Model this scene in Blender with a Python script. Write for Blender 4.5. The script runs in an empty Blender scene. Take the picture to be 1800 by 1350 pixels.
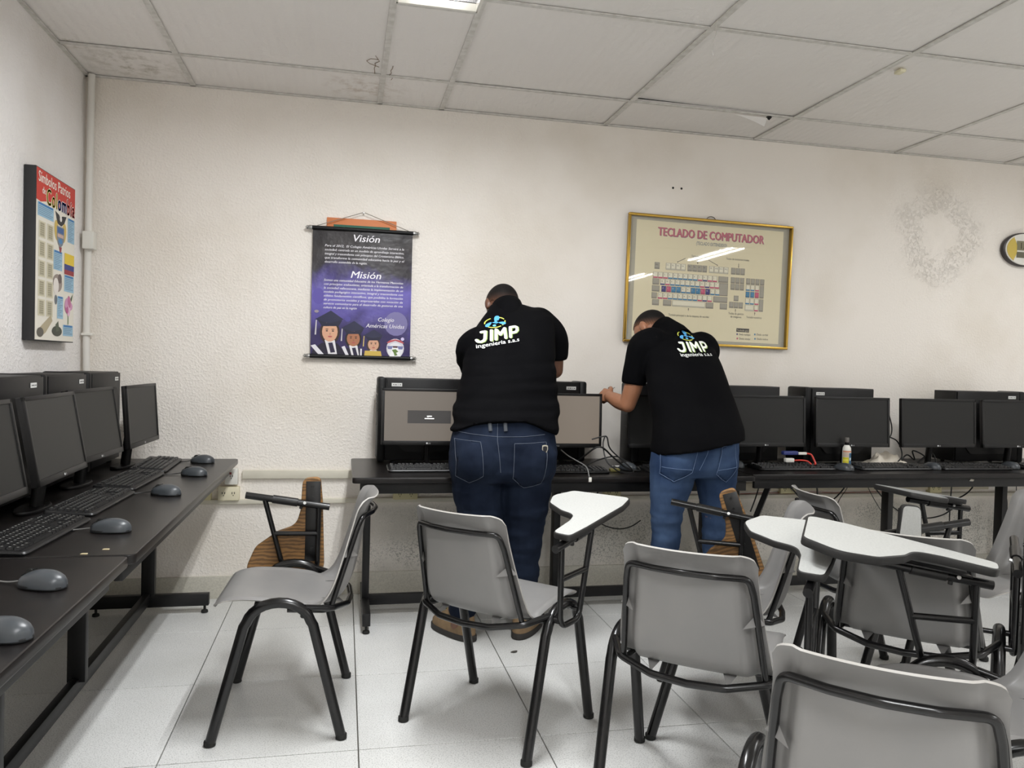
import bpy, bmesh, math, random
from mathutils import Vector, Matrix, noise
from mathutils.bvhtree import BVHTree

random.seed(7)
SC = bpy.context.scene
COL = SC.collection

# ------------------------------------------------------------------ camera, world, lights, exposure
YAW, PITCH, ROLL, FPX, EYE = math.radians(12.182), math.radians(-1.391), math.radians(1.542), 1370.0, 1.24
_f = Vector((math.sin(YAW)*math.cos(PITCH), math.cos(YAW)*math.cos(PITCH), math.sin(PITCH)))
_r = Vector((math.cos(YAW), -math.sin(YAW), 0))
_u = _r.cross(_f)
_r2 = math.cos(ROLL)*_r + math.sin(ROLL)*_u
_u2 = -math.sin(ROLL)*_r + math.cos(ROLL)*_u
cam = bpy.data.cameras.new('camera')
cam.sensor_fit = 'HORIZONTAL'; cam.sensor_width = 36.0; cam.lens = FPX/1800*36
cam.clip_start = 0.02
camo = bpy.data.objects.new('camera', cam); COL.objects.link(camo)
camo.matrix_world = Matrix(((_r2.x, _u2.x, -_f.x, 0), (_r2.y, _u2.y, -_f.y, 0), (_r2.z, _u2.z, -_f.z, EYE), (0, 0, 0, 1)))
SC.camera = camo

SC.view_settings.view_transform = 'Standard'
SC.view_settings.look = 'None'
SC.view_settings.gamma = 1.0
SC.view_settings.use_curve_mapping = False
SC.view_settings.exposure = 0.0
SC.cycles.use_denoising = True
SC.cycles.max_bounces = 10
SC.cycles.diffuse_bounces = 8
SC.cycles.glossy_bounces = 4
SC.cycles.caustics_reflective = False
SC.cycles.caustics_refractive = False
SC.cycles.sample_clamp_indirect = 6.0

world = bpy.data.worlds.new('world'); SC.world = world; world.use_nodes = True
world.node_tree.nodes['Background'].inputs[0].default_value = (0.75, 0.86, 1.0, 1)
world.node_tree.nodes['Background'].inputs[1].default_value = 1.2

# twin-tube ceiling fixtures: (x centre, y centre, watts of each tube)
LAMP_COLOR = (0.965, 0.985, 1.0)
LAMPS = [(0.318, 2.40, 26.0), (0.318, -0.20, 23.0), (0.318, -2.75, 20.0), (4.22, 2.42, 12.5), (4.22, -0.10, 15.0), (4.22, -2.70, 15.0)]
for lx, ly, lw in LAMPS:
    for dx in (-0.065, 0.065):
        ld = bpy.data.lights.new('tube_light', 'AREA'); ld.shape = 'RECTANGLE'
        ld.spread = math.radians(174); ld.size = 0.05; ld.size_y = 1.12; ld.energy = lw; ld.color = LAMP_COLOR
        lo = bpy.data.objects.new('tube_light', ld); COL.objects.link(lo)
        lo.location = (lx+dx, ly, 2.598)

# ------------------------------------------------------------------ helpers
def s2l(c):
    c = c/255.0
    return c/12.92 if c <= 0.04045 else ((c+0.055)/1.055)**2.4
def lin(rgb): return (s2l(rgb[0]), s2l(rgb[1]), s2l(rgb[2]), 1.0)

def catmull(P, n=6):
    out = []
    for i in range(len(P)-1):
        p0 = P[max(i-1, 0)]; p1 = P[i]; p2 = P[i+1]; p3 = P[min(i+2, len(P)-1)]
        for k in range(n):
            t = k/n
            out.append(tuple(0.5*((2*b)+(-a+c)*t+(2*a-5*b+4*c-d)*t*t+(-a+3*b-3*c+d)*t**3) for a, b, c, d in zip(p0, p1, p2, p3)))
    out.append(tuple(P[-1])); return out

def fillet(P, r, n=5, closed=False):
    P = [Vector(p) for p in P]; out = []; N = len(P)
    for i in range(N):
        rr = r[i] if isinstance(r, (list, tuple)) else r
        if not closed and (i == 0 or i == N-1): out.append(P[i]); continue
        a = P[i-1]; b = P[i]; c = P[(i+1) % N]
        u = (a-b); v = (c-b); lu, lv = u.length, v.length
        u.normalize(); v.normalize()
        ang = u.angle(v)
        if ang > 3.05 or rr <= 0: out.append(b); continue
        d = min(rr/math.tan(ang/2), lu*0.49, lv*0.49)
        p = b+u*d; q = b+v*d
        for k in range(n+1):
            t = k/n
            out.append((1-t)**2*p+2*t*(1-t)*b+t*t*q)
    return out

class MB:
    def __init__(s): s.v = []; s.f = []; s.m = []; s.c = []
    def add(s, V, F, mi=0, M=None, col=None):
        o = len(s.v)
        s.v += [(M @ Vector(p)) if M else Vector(p) for p in V]
        for f in F: s.f.append(tuple(i+o for i in f)); s.m.append(mi); s.c.append(col)
        return s
    def box(s, c, d, mi=0, M=None, bev=0.0, col=None):
        hx, hy, hz = d[0]/2, d[1]/2, d[2]/2
        if bev <= 0:
            V = [(c[0]+x*hx, c[1]+y*hy, c[2]+z*hz) for x in (-1, 1) for y in (-1, 1) for z in (-1, 1)]
            F = [(0, 1, 3, 2), (4, 6, 7, 5), (0, 4, 5, 1), (2, 3, 7, 6), (0, 2, 6, 4), (1, 5, 7, 3)]
            return s.add(V, F, mi, M, col)
        bm = bmesh.new(); bmesh.ops.create_cube(bm, size=1)
        for v in bm.verts: v.co = Vector((v.co.x*d[0], v.co.y*d[1], v.co.z*d[2]))
        bmesh.ops.bevel(bm, geom=bm.edges[:], offset=bev, segments=2, affect='EDGES', profile=0.5)
        V = [v.co+Vector(c) for v in bm.verts]; bm.verts.index_update()
        F = [tuple(v.index for v in f.verts) for f in bm.faces]; bm.free()
        return s.add(V, F, mi, M, col)
    def tube(s, P, r, seg=10, mi=0, M=None, cap=True, col=None, flat=None):
        P = [Vector(p) for p in P]; n = len(P); V = []; F = []
        T = [(P[min(i+1, n-1)]-P[max(i-1, 0)]).normalized() for i in range(n)]
        ref = Vector((0, 0, 1)) if abs(T[0].z) < 0.9 else Vector((1, 0, 0))
        nx = T[0].cross(ref).normalized()
        for i in range(n):
            if i:
                nx = nx-T[i]*nx.dot(T[i])
                if nx.length < 1e-6: nx = T[i].orthogonal()
                nx.normalize()
            ny = T[i].cross(nx); rr = r[i] if isinstance(r, (list, tuple)) else r
            fl = flat if flat else 1.0
            for k in range(seg):
                a = 2*math.pi*k/seg
                V.append(P[i]+nx*(math.cos(a)*rr)+ny*(math.sin(a)*rr*fl))
        for i in range(n-1):
            for k in range(seg):
                a = i*seg+k; b = i*seg+(k+1) % seg
                F.append((a, b, b+seg, a+seg))
        if cap:
            F.append(tuple(range(seg-1, -1, -1))); F.append(tuple((n-1)*seg+k for k in range(seg)))
        return s.add(V, F, mi, M, col)
    def prism(s, O, z0, z1, mi=0, M=None, bev=0.0, col=None, top_mi=None):
        # O: 2D outline, counter-clockwise; chamfered on both rims when bev > 0
        n = len(O); cx = sum(p[0] for p in O)/n; cy = sum(p[1] for p in O)/n
        def ins(d):
            out = []
            for i in range(n):
                a = Vector(O[i-1][:2]); b = Vector(O[i][:2]); c = Vector(O[(i+1) % n][:2])
                e1 = (b-a); e2 = (c-b)
                if e1.length < 1e-9: e1 = e2
                if e2.length < 1e-9: e2 = e1
                e1 = e1.normalized(); e2 = e2.normalized()
                nn = Vector((-(e1.y+e2.y), e1.x+e2.x))
                if nn.length < 1e-6: nn = Vector((-e1.y, e1.x))
                nn.normalize(); k = max(0.35, nn.dot(Vector((-e1.y, e1.x))))
                out.append(b+nn*(d/k))
            return out
        L = [(0, z0), (0, z1)] if bev <= 0 else [(bev, z0), (bev*.3, z0+bev*.3), (0, z0+bev), (0, z1-bev), (bev*.3, z1-bev*.3), (bev, z1)]
        V = []; F = []
        for d, z in L: V += [(p[0], p[1], z) for p in (ins(d) if d else [Vector(q[:2]) for q in O])]
        for j in range(len(L)-1):
            for i in range(n):
                k = (i+1) % n; F.append((j*n+i, j*n+k, (j+1)*n+k, (j+1)*n+i))
        s.add(V, F, mi, M, col)
        t = len(L)-1
        s.add(V[:n], [tuple(range(n-1, -1, -1))], mi, M, col)
        s.add(V[t*n:], [tuple(range(n))], mi if top_mi is None else top_mi, M, col)
        return s
    def loft(s, R, mi=0, M=None, cap=True, col=None, closed=True):
        n = len(R[0]); V = [p for r in R for p in r]; F = []
        for j in range(len(R)-1):
            for i in range(n if closed else n-1):
                k = (i+1) % n; F.append((j*n+i, j*n+k, (j+1)*n+k, (j+1)*n+i))
        if cap and closed: F.append(tuple(range(n-1, -1, -1))); F.append(tuple((len(R)-1)*n+i for i in range(n)))
        return s.add(V, F, mi, M, col)
    def lathe(s, prof, seg=20, mi=0, M=None, col=None):
        return s.loft([[(r*math.cos(2*math.pi*k/seg), r*math.sin(2*math.pi*k/seg), z) for k in range(seg)] for r, z in prof], mi, M, True, col)
    def ellipsoid(s, c, ax, X=(1, 0, 0), Y=(0, 1, 0), Z=(0, 0, 1), nu=20, nv=12, mi=0, M=None):
        c = Vector(c); X = Vector(X); Y = Vector(Y); Z = Vector(Z); R = []
        for j in range(nv+1):
            t = -math.pi/2+math.pi*j/nv
            ct = max(math.cos(t), 0.02); R.append([c+X*(ax[0]*ct*math.cos(2*math.pi*i/nu))+Y*(ax[1]*ct*math.sin(2*math.pi*i/nu))+Z*(ax[2]*math.sin(t)) for i in range(nu)])
        return s.loft(R, mi, M)
    def poly(s, P, z=0.0, col=None, mi=0, M=None):
        return s.add([(p[0], p[1], z) for p in P], [tuple(range(len(P)))], mi, M, col)
    def rect(s, x0, y0, x1, y1, z=0.0, col=None, mi=0, M=None):
        return s.poly([(x0, y0), (x1, y0), (x1, y1), (x0, y1)], z, col, mi, M)
    def disc(s, x, y, rx, ry, z=0.0, col=None, n=18, M=None, rot=0.0):
        P = []
        for k in range(n):
            a = 2*math.pi*k/n; px, py = rx*math.cos(a), ry*math.sin(a)
            P.append((x+px*math.cos(rot)-py*math.sin(rot), y+px*math.sin(rot)+py*math.cos(rot)))
        return s.poly(P, z, col, 0, M)
    def stroke(s, P, w, z=0.0, col=None, n=10):
        P = [Vector(p) for p in P]
        for a, c in zip(P, P[1:]):
            d = (c-a).normalized()*w/2; o = Vector((-d.y, d.x))
            s.poly([a-o, c-o, c+o, a+o], z, col)
        for p in P: s.disc(p.x, p.y, w/2, w/2, z, col, n)
        return s
    def text(s, st, x, y, size, z=0.0, col=None, align='LEFT', shear=0.0, bold=0.0, width=None, mi=0, M=None, sx=1.0):
        V, F, w = text_geo(st)
        if bold:      # heavier face: the same letters laid down twice more, a hair to each side
            for e in (-.6, .6): s.text(st, x+(0 if width else 0)+e*bold*size, y, size, z-.00005*e, col, align, shear, 0, width, mi, M, sx)
        k = size; kx = size*sx
        if width: kx = width/max(w, 1e-6)
        off = {'LEFT': 0, 'CENTER': -w*kx/2, 'RIGHT': -w*kx}[align]
        return s.add([(x+off+p[0]*kx+p[1]*k*shear, y+p[1]*k, z) for p in V], F, mi, M, col)
    def mesh(s, name, mats, smooth=True, angle=40):
        me = bpy.data.meshes.new(name)
        me.from_pydata([tuple(p) for p in s.v], [], s.f)
        for m in (mats if isinstance(mats, (list, tuple)) else [mats]): me.materials.append(m)
        me.polygons.foreach_set('material_index', s.m)
        if any(c is not None for c in s.c):
            at = me.color_attributes.new('Col', 'FLOAT_COLOR', 'CORNER'); i = 0
            for p in me.polygons:
                c = lin(s.c[p.index]) if s.c[p.index] else (1, 1, 1, 1)
                for _ in p.loop_indices: at.data[i].color = c; i += 1
        if smooth:
            me.polygons.foreach_set('use_smooth', [True]*len(me.polygons))
            me.set_sharp_from_angle(angle=math.radians(angle))
        me.update(); return me
    def build(s, name, mats, parent=None, smooth=True, angle=40):
        return obj(name, s.mesh(name, mats, smooth, angle), parent)

_text = {}
def text_geo(st, bold=0.0):
    key = (st, bold)
    if key not in _text:
        cu = bpy.data.curves.new('t', 'FONT'); cu.body = st; cu.size = 1.0; cu.resolution_u = 2; cu.offset = bold; cu.fill_mode = 'FRONT'
        ob = bpy.data.objects.new('t', cu); COL.objects.link(ob)
        dg = bpy.context.evaluated_depsgraph_get()
        me = bpy.data.meshes.new_from_object(ob.evaluated_get(dg))
        V = [(v.co.x, v.co.y) for v in me.vertices]; F = [tuple(p.vertices) for p in me.polygons]
        bpy.data.objects.remove(ob); bpy.data.curves.remove(cu); bpy.data.meshes.remove(me)
        w = max([p[0] for p in V] or [0])
        _text[key] = (V, F, w)
    return _text[key]

def obj(name, me, parent=None):
    o = bpy.data.objects.new(name, me); COL.objects.link(o)
    if parent is not None: o.parent = parent
    return o
def tag(o, label, cat, group=None, kind=None):
    o['label'] = label; o['category'] = cat
    if group: o['group'] = group
    if kind: o['kind'] = kind
    return o
def thing(name, label, cat, loc=(0, 0, 0), rz=0.0, group=None):
    o = bpy.data.objects.new(name, None); COL.objects.link(o)
    o.empty_display_size = 0.05
    o.location = loc; o.rotation_euler = (0, 0, rz)
    return tag(o, label, cat, group)
def structure(o): o['kind'] = 'structure'; return o
def stuff(o): o['kind'] = 'stuff'; return o
def lab(o, t): o['label'] = t; return o

# ------------------------------------------------------------------ materials
def mat(name, rgb, rough=0.6, metal=0.0, bump=None, var=None, spec=0.5, emit=None, coat=0.0):
    m = bpy.data.materials.new(name); m.use_nodes = True
    nt = m.node_tree; b = nt.nodes['Principled BSDF']
    b.inputs['Base Color'].default_value = lin(rgb); b.inputs['Roughness'].default_value = rough
    b.inputs['Metallic'].default_value = metal; b.inputs['Specular IOR Level'].default_value = spec
    b.inputs['Coat Weight'].default_value = coat
    if emit:
        b.inputs['Emission Color'].default_value = lin(emit[0]); b.inputs['Emission Strength'].default_value = emit[1]
    tc = None
    if bump or var:
        tc = nt.nodes.new('ShaderNodeTexCoord')
    if bump:
        n = nt.nodes.new('ShaderNodeTexNoise'); n.inputs['Scale'].default_value = bump[0]; n.inputs['Detail'].default_value = 4
        bp = nt.nodes.new('ShaderNodeBump'); bp.inputs['Strength'].default_value = bump[1]; bp.inputs['Distance'].default_value = bump[2]
        nt.links.new(tc.outputs['Object'], n.inputs['Vector']); nt.links.new(n.outputs['Fac'], bp.inputs['Height'])
        nt.links.new(bp.outputs['Normal'], b.inputs['Normal'])
    if var:
        n = nt.nodes.new('ShaderNodeTexNoise'); n.inputs['Scale'].default_value = var[0]; n.inputs['Detail'].default_value = 5
        rp = nt.nodes.new('ShaderNodeValToRGB')
        rp.color_ramp.elements[0].position = 0.35; rp.color_ramp.elements[1].position = 0.68
        rp.color_ramp.elements[0].color = lin(rgb); rp.color_ramp.elements[1].color = lin(var[1])
        nt.links.new(tc.outputs['Object'], n.inputs['Vector']); nt.links.new(n.outputs['Fac'], rp.inputs['Fac'])
        nt.links.new(rp.outputs['Color'], b.inputs['Base Color'])
    return m
def nd(nt, typ, **kw):
    n = nt.nodes.new(typ)
    for k, v in kw.items():
        if k.startswith('i_'):
            key = k[2:]; key = int(key) if key.isdigit() else key.replace('_', ' ')
            n.inputs[key].default_value = v
        else: setattr(n, k, v)
    return n
def print_mat(name, rough=0.5, spec=0.4, coat=0.0):
    m = mat(name, (255, 255, 255), rough, spec=spec, coat=coat); nt = m.node_tree
    a = nd(nt, 'ShaderNodeAttribute', attribute_name='Col')
    nt.links.new(a.outputs['Color'], nt.nodes['Principled BSDF'].inputs['Base Color'])
    return m

BLACK_METAL = mat('black_painted_metal', (12, 12, 13), 0.32, bump=(60, 0.08, 0.002), var=(9, (22, 21, 20)))
BLACK_TUBE = mat('black_enamel_tube', (9, 9, 10), 0.24, var=(25, (16, 15, 15)))
RUBBER = mat('black_rubber', (22, 22, 19.5), 0.8)
CHAIR_PLASTIC = mat('grey_moulded_plastic', (124, 123, 122), 0.42, bump=(220, 0.05, 0.001), var=(3.5, (134, 132, 130)))
LAMINATE = mat('white_speckled_laminate', (188, 189, 186), 0.45, var=(160, (178, 179, 176)))
TABLET_EDGE = mat('dark_tablet_edge', (32, 31, 30), 0.55, bump=(90, 0.2, 0.002))
TOP_WOOD = mat('black_wood_grain_laminate', (20, 18, 18), 0.30, bump=(120, 0.06, 0.001), var=(14, (27, 24, 23)), spec=.3)
TABLE_METAL = mat('dark_table_steel', (14, 14, 15), 0.42, bump=(40, 0.15, 0.002), var=(12, (24, 23, 23)), spec=.35)
PC_BLACK = mat('black_case_steel', (13, 13, 14), 0.45, bump=(300, 0.05, 0.0005), var=(5, (18, 17, 17)), spec=.3)
PC_PLASTIC = mat('black_case_plastic', (10, 10, 11), 0.5, spec=.3)
BEZEL = mat('dark_monitor_bezel', (18, 17, 17), 0.42, spec=.35)
SCREEN_OFF = mat('dark_matt_screen', (24, 24, 23), 0.45, spec=0.35)
KEY_BODY = mat('black_keyboard_plastic', (15, 15, 16), 0.42)
KEY_CAP = mat('black_key_caps', (18, 18, 19), 0.42); KEY_PRINT = mat('grey_key_legend', (150, 150, 146), 0.6)
MOUSE_MAT = mat('grey_mouse_plastic', (62, 66, 70), 0.36)
MOUSE_DARK = mat('dark_mouse_plastic', (26, 27, 28), 0.5)
CABLE = mat('black_cable', (20, 20, 20), 0.5)
CABLE_GREY = mat('grey_cable', (120, 120, 118), 0.55)
STICKER = mat('white_sticker', (215, 215, 212), 0.6)
WHITE_PLASTIC = mat('white_plastic', (222, 220, 212), 0.45)
CREAM_PLASTIC = mat('aged_cream_plastic', (205, 196, 152), 0.5)
GOLD = mat('gold_frame_metal', (196, 160, 78), 0.28, metal=1.0)
STEEL = mat('brushed_steel', (180, 180, 178), 0.3, metal=1.0)
PRINT = print_mat('printed_paper', 0.55)
PRINT_GLOSS = print_mat('glossy_vinyl_print', 0.3, spec=0.5)

# ------------------------------------------------------------------ room materials
def wall_material(name, rgb, damp=True):
    m = mat(name, rgb, 0.75, spec=0.25); nt = m.node_tree; b = nt.nodes['Principled BSDF']
    g = nd(nt, 'ShaderNodeNewGeometry'); sp = nd(nt, 'ShaderNodeSeparateXYZ')
    nt.links.new(g.outputs['Position'], sp.inputs[0])
    def noi(scale, detail=3, rough=0.5):
        n = nd(nt, 'ShaderNodeTexNoise', i_Scale=scale, i_Detail=detail, i_Roughness=rough)
        nt.links.new(g.outputs['Position'], n.inputs['Vector']); return n.outputs['Fac']
    def mapr(v, a, b_, c, d):
        n = nd(nt, 'ShaderNodeMapRange', interpolation_type='SMOOTHSTEP'); nt.links.new(v, n.inputs[0])
        for i, q in enumerate((a, b_, c, d)): n.inputs[i+1].default_value = q
        return n.outputs[0]
    def mul(a, b_, op='MULTIPLY'):
        n = nd(nt, 'ShaderNodeMath', operation=op)
        for i, q in enumerate((a, b_)):
            if isinstance(q, (int, float)): n.inputs[i].default_value = q
            else: nt.links.new(q, n.inputs[i])
        return n.outputs[0]
    # stucco relief: strong on the left half, worn smooth on the middle, pitted around the plaster patch
    st = noi(85, 3, 0.5); amp = mapr(sp.outputs['X'], 0.5, 1.5, 1.0, 0.16)
    amp2 = mapr(sp.outputs['X'], 3.0, 3.45, 0.0, 0.5)
    amp = mul(amp, amp2, 'ADD')
    relief = mul(mul(mapr(st, 0.36, 0.78, 0.0, 1.0), mul(noi(190, 2), .35), 'ADD'), amp)
    if damp:
        vs = nd(nt, 'ShaderNodeVectorMath', operation='DISTANCE'); nt.links.new(g.outputs['Position'], vs.inputs[0])
        vs.inputs[1].default_value = (3.60, 4.21, 2.12)
        w = noi(6, 4, .6); d = mul(vs.outputs['Value'], mul(mul(w, 0.30), -0.15, 'ADD'), 'ADD')
        ring = mul(mapr(d, 0.10, 0.16, 0, 1), mapr(d, 0.20, 0.36, 1, 0))
        pit = mapr(noi(55, 5, 0.75), 0.48, 0.66, 0.0, -2.6)
        relief = mul(relief, mul(pit, ring), 'ADD')
        inner = mapr(d, 0.08, 0.17, 0.15, 1.0)
        relief = mul(relief, inner)
    bp = nd(nt, 'ShaderNodeBump', i_Strength=0.55, i_Distance=0.0035)
    nt.links.new(relief, bp.inputs['Height']); nt.links.new(bp.outputs['Normal'], b.inputs['Normal'])
    # colour: faint large blotches, grey mould specks low on the wall, dust near the ceiling
    mx = nd(nt, 'ShaderNodeMixRGB'); mx.inputs[1].default_value = lin(rgb)
    mx.inputs[2].default_value = lin((rgb[0]-14, rgb[1]-16, rgb[2]-20))
    nt.links.new(mapr(noi(1.7, 4), 0.42, 0.72, 0.0, 0.7), mx.inputs[0]); last = mx.outputs[0]
    if damp:
        sm = mul(mapr(noi(150, 4, 0.65), 0.50, 0.60, 0, 1), mapr(noi(2.6, 3), 0.40, 0.62, 0, 1))
        sm = mul(sm, mul(mapr(sp.outputs['Z'], 0.10, 0.2, 0.35, 1), mapr(sp.outputs['Z'], 0.40, 0.50, 1, 0)))
        sm = mul(sm, mapr(sp.outputs['X'], -0.1, 0.25, 0, 0.8))
        m2 = nd(nt, 'ShaderNodeMixRGB'); nt.links.new(sm, m2.inputs[0]); nt.links.new(last, m2.inputs[1]); m2.inputs[2].default_value = lin((104, 104, 98)); last = m2.outputs[0]
        dm = mul(mapr(sp.outputs['Z'], 0.50, 0.44, 0, 0.5), mapr(noi(3.2, 3), 0.35, 0.7, 0.2, 1))
        dm = mul(dm, mapr(sp.outputs['X'], -0.1, 0.3, 0, 1))
        m3 = nd(nt, 'ShaderNodeMixRGB'); nt.links.new(dm, m3.inputs[0]); nt.links.new(last, m3.inputs[1]); m3.inputs[2].default_value = lin((168, 168, 158)); last = m3.outputs[0]
    nt.links.new(last, b.inputs['Base Color'])
    return m
WALL_BACK = wall_material('cream_stucco_wall', (238, 232, 224))
WALL_SIDE = wall_material('pale_stucco_wall', (236, 233, 231), damp=False)

def floor_material():
    m = mat('white_terrazzo_tile', (226, 226, 224), 0.36, spec=0.45); nt = m.node_tree; b = nt.nodes['Principled BSDF']
    g = nd(nt, 'ShaderNodeNewGeometry'); oi = nd(nt, 'ShaderNodeObjectInfo')
    v = nd(nt, 'ShaderNodeTexNoise', i_Scale=230, i_Detail=2); nt.links.new(g.outputs['Position'], v.inputs['Vector'])
    r = nd(nt, 'ShaderNodeValToRGB'); e = r.color_ramp.elements
    e[0].position = 0.36; e[0].color = lin((192, 192, 190)); e[1].position = 0.48; e[1].color = lin((228, 228, 226))
    nt.links.new(v.outputs['Fac'], r.inputs['Fac'])
    w = nd(nt, 'ShaderNodeTexNoise', i_Scale=2.2, i_Detail=5); nt.links.new(g.outputs['Position'], w.inputs['Vector'])
    r2 = nd(nt, 'ShaderNodeValToRGB'); e = r2.color_ramp.elements
    e[0].position = 0.3; e[0].color = (0.86, 0.86, 0.85, 1); e[1].position = 0.7; e[1].color = (1, 1, 1, 1)
    nt.links.new(w.outputs['Fac'], r2.inputs['Fac'])
    mx = nd(nt, 'ShaderNodeMixRGB', blend_type='MULTIPLY'); mx.inputs[0].default_value = 1
    nt.links.new(r.outputs['Color'], mx.inputs[1]); nt.links.new(r2.outputs['Color'], mx.inputs[2])
    hs = nd(nt, 'ShaderNodeHueSaturation'); mp = nd(nt, 'ShaderNodeMapRange'); mp.inputs[3].default_value = 0.97; mp.inputs[4].default_value = 1.02
    nt.links.new(oi.outputs['Random'], mp.inputs[0]); nt.links.new(mp.outputs[0], hs.inputs['Value']); nt.links.new(mx.outputs[0], hs.inputs['Color'])
    nt.links.new(hs.outputs[0], b.inputs['Base Color'])
    return m
FLOOR_TILE = floor_material()
GROUT = mat('dark_grout', (96, 93, 87), 0.9)

def panel_material():
    m = mat('white_vinyl_ceiling_panel', (234, 231, 228), 0.55, spec=0.3); nt = m.node_tree; b = nt.nodes['Principled BSDF']
    g = nd(nt, 'ShaderNodeNewGeometry')
    wv = nd(nt, 'ShaderNodeTexWave', i_Scale=7.0, i_Distortion=1.5, i_Detail=2.0, i_Detail_Scale=6.0); nt.links.new(g.outputs['Position'], wv.inputs['Vector'])
    n = nd(nt, 'ShaderNodeTexNoise', i_Scale=90, i_Detail=3); nt.links.new(g.outputs['Position'], n.inputs['Vector'])
    ad = nd(nt, 'ShaderNodeMath', operation='ADD'); nt.links.new(wv.outputs['Fac'], ad.inputs[0]); nt.links.new(n.outputs['Fac'], ad.inputs[1])
    bp = nd(nt, 'ShaderNodeBump', i_Strength=0.45, i_Distance=0.003); nt.links.new(ad.outputs[0], bp.inputs['Height']); nt.links.new(bp.outputs['Normal'], b.inputs['Normal'])
    last = None
    mx0 = nd(nt, 'ShaderNodeMixRGB'); mx0.inputs[1].default_value = lin((237, 234, 231)); mx0.inputs[2].default_value = lin((225, 221, 216))
    nn = nd(nt, 'ShaderNodeTexNoise', i_Scale=1.4, i_Detail=4); nt.links.new(g.outputs['Position'], nn.inputs['Vector']); nt.links.new(nn.outputs['Fac'], mx0.inputs[0]); last = mx0.outputs[0]
    # old water stains where the roof leaked
    for c, r0, col in (((-1.0, 4.0, 2.6), 0.26, (150, 143, 122)), ((0.08, 4.0, 2.6), 0.24, (176, 160, 142)), ((-1.22, 3.78, 2.6), 0.12, (150, 140, 112))):
        d = nd(nt, 'ShaderNodeVectorMath', operation='DISTANCE'); nt.links.new(g.outputs['Position'], d.inputs[0]); d.inputs[1].default_value = c
        mp = nd(nt, 'ShaderNodeMapRange'); nt.links.new(d.outputs['Value'], mp.inputs[0])
        for i, q in enumerate((0.02, r0, 1, 0)): mp.inputs[i+1].default_value = q
        s2 = nd(nt, 'ShaderNodeTexNoise', i_Scale=16, i_Detail=6, i_Roughness=0.7); nt.links.new(g.outputs['Position'], s2.inputs['Vector'])
        m1 = nd(nt, 'ShaderNodeMapRange'); nt.links.new(s2.outputs['Fac'], m1.inputs[0])
        for i, q in enumerate((0.47, 0.66, 0, 0.85)): m1.inputs[i+1].default_value = q
        mm = nd(nt, 'ShaderNodeMath', operation='MULTIPLY'); nt.links.new(mp.outputs[0], mm.inputs[0]); nt.links.new(m1.outputs[0], mm.inputs[1])
        mx = nd(nt, 'ShaderNodeMixRGB'); nt.links.new(mm.outputs[0], mx.inputs[0]); nt.links.new(last, mx.inputs[1]); mx.inputs[2].default_value = lin(col); last = mx.outputs[0]
    nt.links.new(last, b.inputs['Base Color'])
    return m
PANEL = panel_material()
GRID = mat('worn_white_ceiling_grid', (214, 212, 207), 0.5, var=(30, (192, 189, 182)))
DARK_VOID = mat('dark_ceiling_void', (30, 28, 27), 0.9)
PAINT_TRIM = mat('cream_painted_trim', (216, 211, 196), 0.5, bump=(30, 0.1, 0.003), var=(6, (203, 198, 182)))
PIPE_WHITE = mat('white_painted_pipe', (218, 215, 208), 0.45)

# ------------------------------------------------------------------ room shell
XL, XR, YB, YF, ZC = -1.265, 6.2, 4.21, -4.6, 2.6
def slab(name, c, d, m): return structure(MB().box(c, d).build(name, m, smooth=False))
floor = slab('floor', ((XL+XR)/2, (YB+YF)/2, -0.055), (XR-XL+.4, YB-YF+.4, 0.09), GROUT)
wall_back = slab('wall_back', ((XL+XR)/2, YB+.06, 1.35), (XR-XL+.4, 0.12, 2.9), WALL_BACK)
wall_left = slab('wall_left', (XL-.06, (YB+YF)/2-.1, 1.35), (0.12, YB-YF+.2, 2.9), WALL_SIDE)
wall_right = slab('wall_right', (XR+.06, (YB+YF)/2-.1, 1.35), (0.12, YB-YF+.2, 2.9), WALL_SIDE)
# wall behind the camera with one window that the picture glass reflects
b = MB(); wx0, wx1, wz0, wz1 = 3.6, 5.6, 1.05, 2.15
b.box(((XL+wx0)/2-.1, YF-.06, 1.35), (wx0-XL+.2, .12, 2.9)); b.box(((XR+wx1)/2+.1, YF-.06, 1.35), (XR-wx1+.2, .12, 2.9))
b.box(((wx0+wx1)/2, YF-.06, wz0/2-.05), (wx1-wx0, .12, wz0+.1)); b.box(((wx0+wx1)/2, YF-.06, (wz1+2.8)/2), (wx1-wx0, .12, 2.8-wz1))
structure(b.build('wall_front', WALL_SIDE, smooth=False))
def glass_material(name='clear_glass'):
    m = bpy.data.materials.new(name); m.use_nodes = True; nt = m.node_tree; nt.nodes.remove(nt.nodes['Principled BSDF'])
    out = nt.nodes['Material Output']; t = nd(nt, 'ShaderNodeBsdfTransparent'); gl = nd(nt, 'ShaderNodeBsdfGlossy', i_Roughness=0.02)
    lw = nd(nt, 'ShaderNodeLayerWeight', i_Blend=0.5); pw = nd(nt, 'ShaderNodeMath', operation='POWER'); pw.inputs[1].default_value = 5
    nt.links.new(lw.outputs['Facing'], pw.inputs[0]); fr = nd(nt, 'ShaderNodeMath', operation='MULTIPLY_ADD'); fr.inputs[1].default_value = .96; fr.inputs[2].default_value = .04
    nt.links.new(pw.outputs[0], fr.inputs[0]); mx = nd(nt, 'ShaderNodeMixShader')
    t.inputs[0].default_value = (0.97, 0.97, 0.96, 1)
    nt.links.new(fr.outputs[0], mx.inputs[0]); nt.links.new(t.outputs[0], mx.inputs[1]); nt.links.new(gl.outputs[0], mx.inputs[2]); nt.links.new(mx.outputs[0], out.inputs[0])
    return m
GLASS = glass_material()
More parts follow.
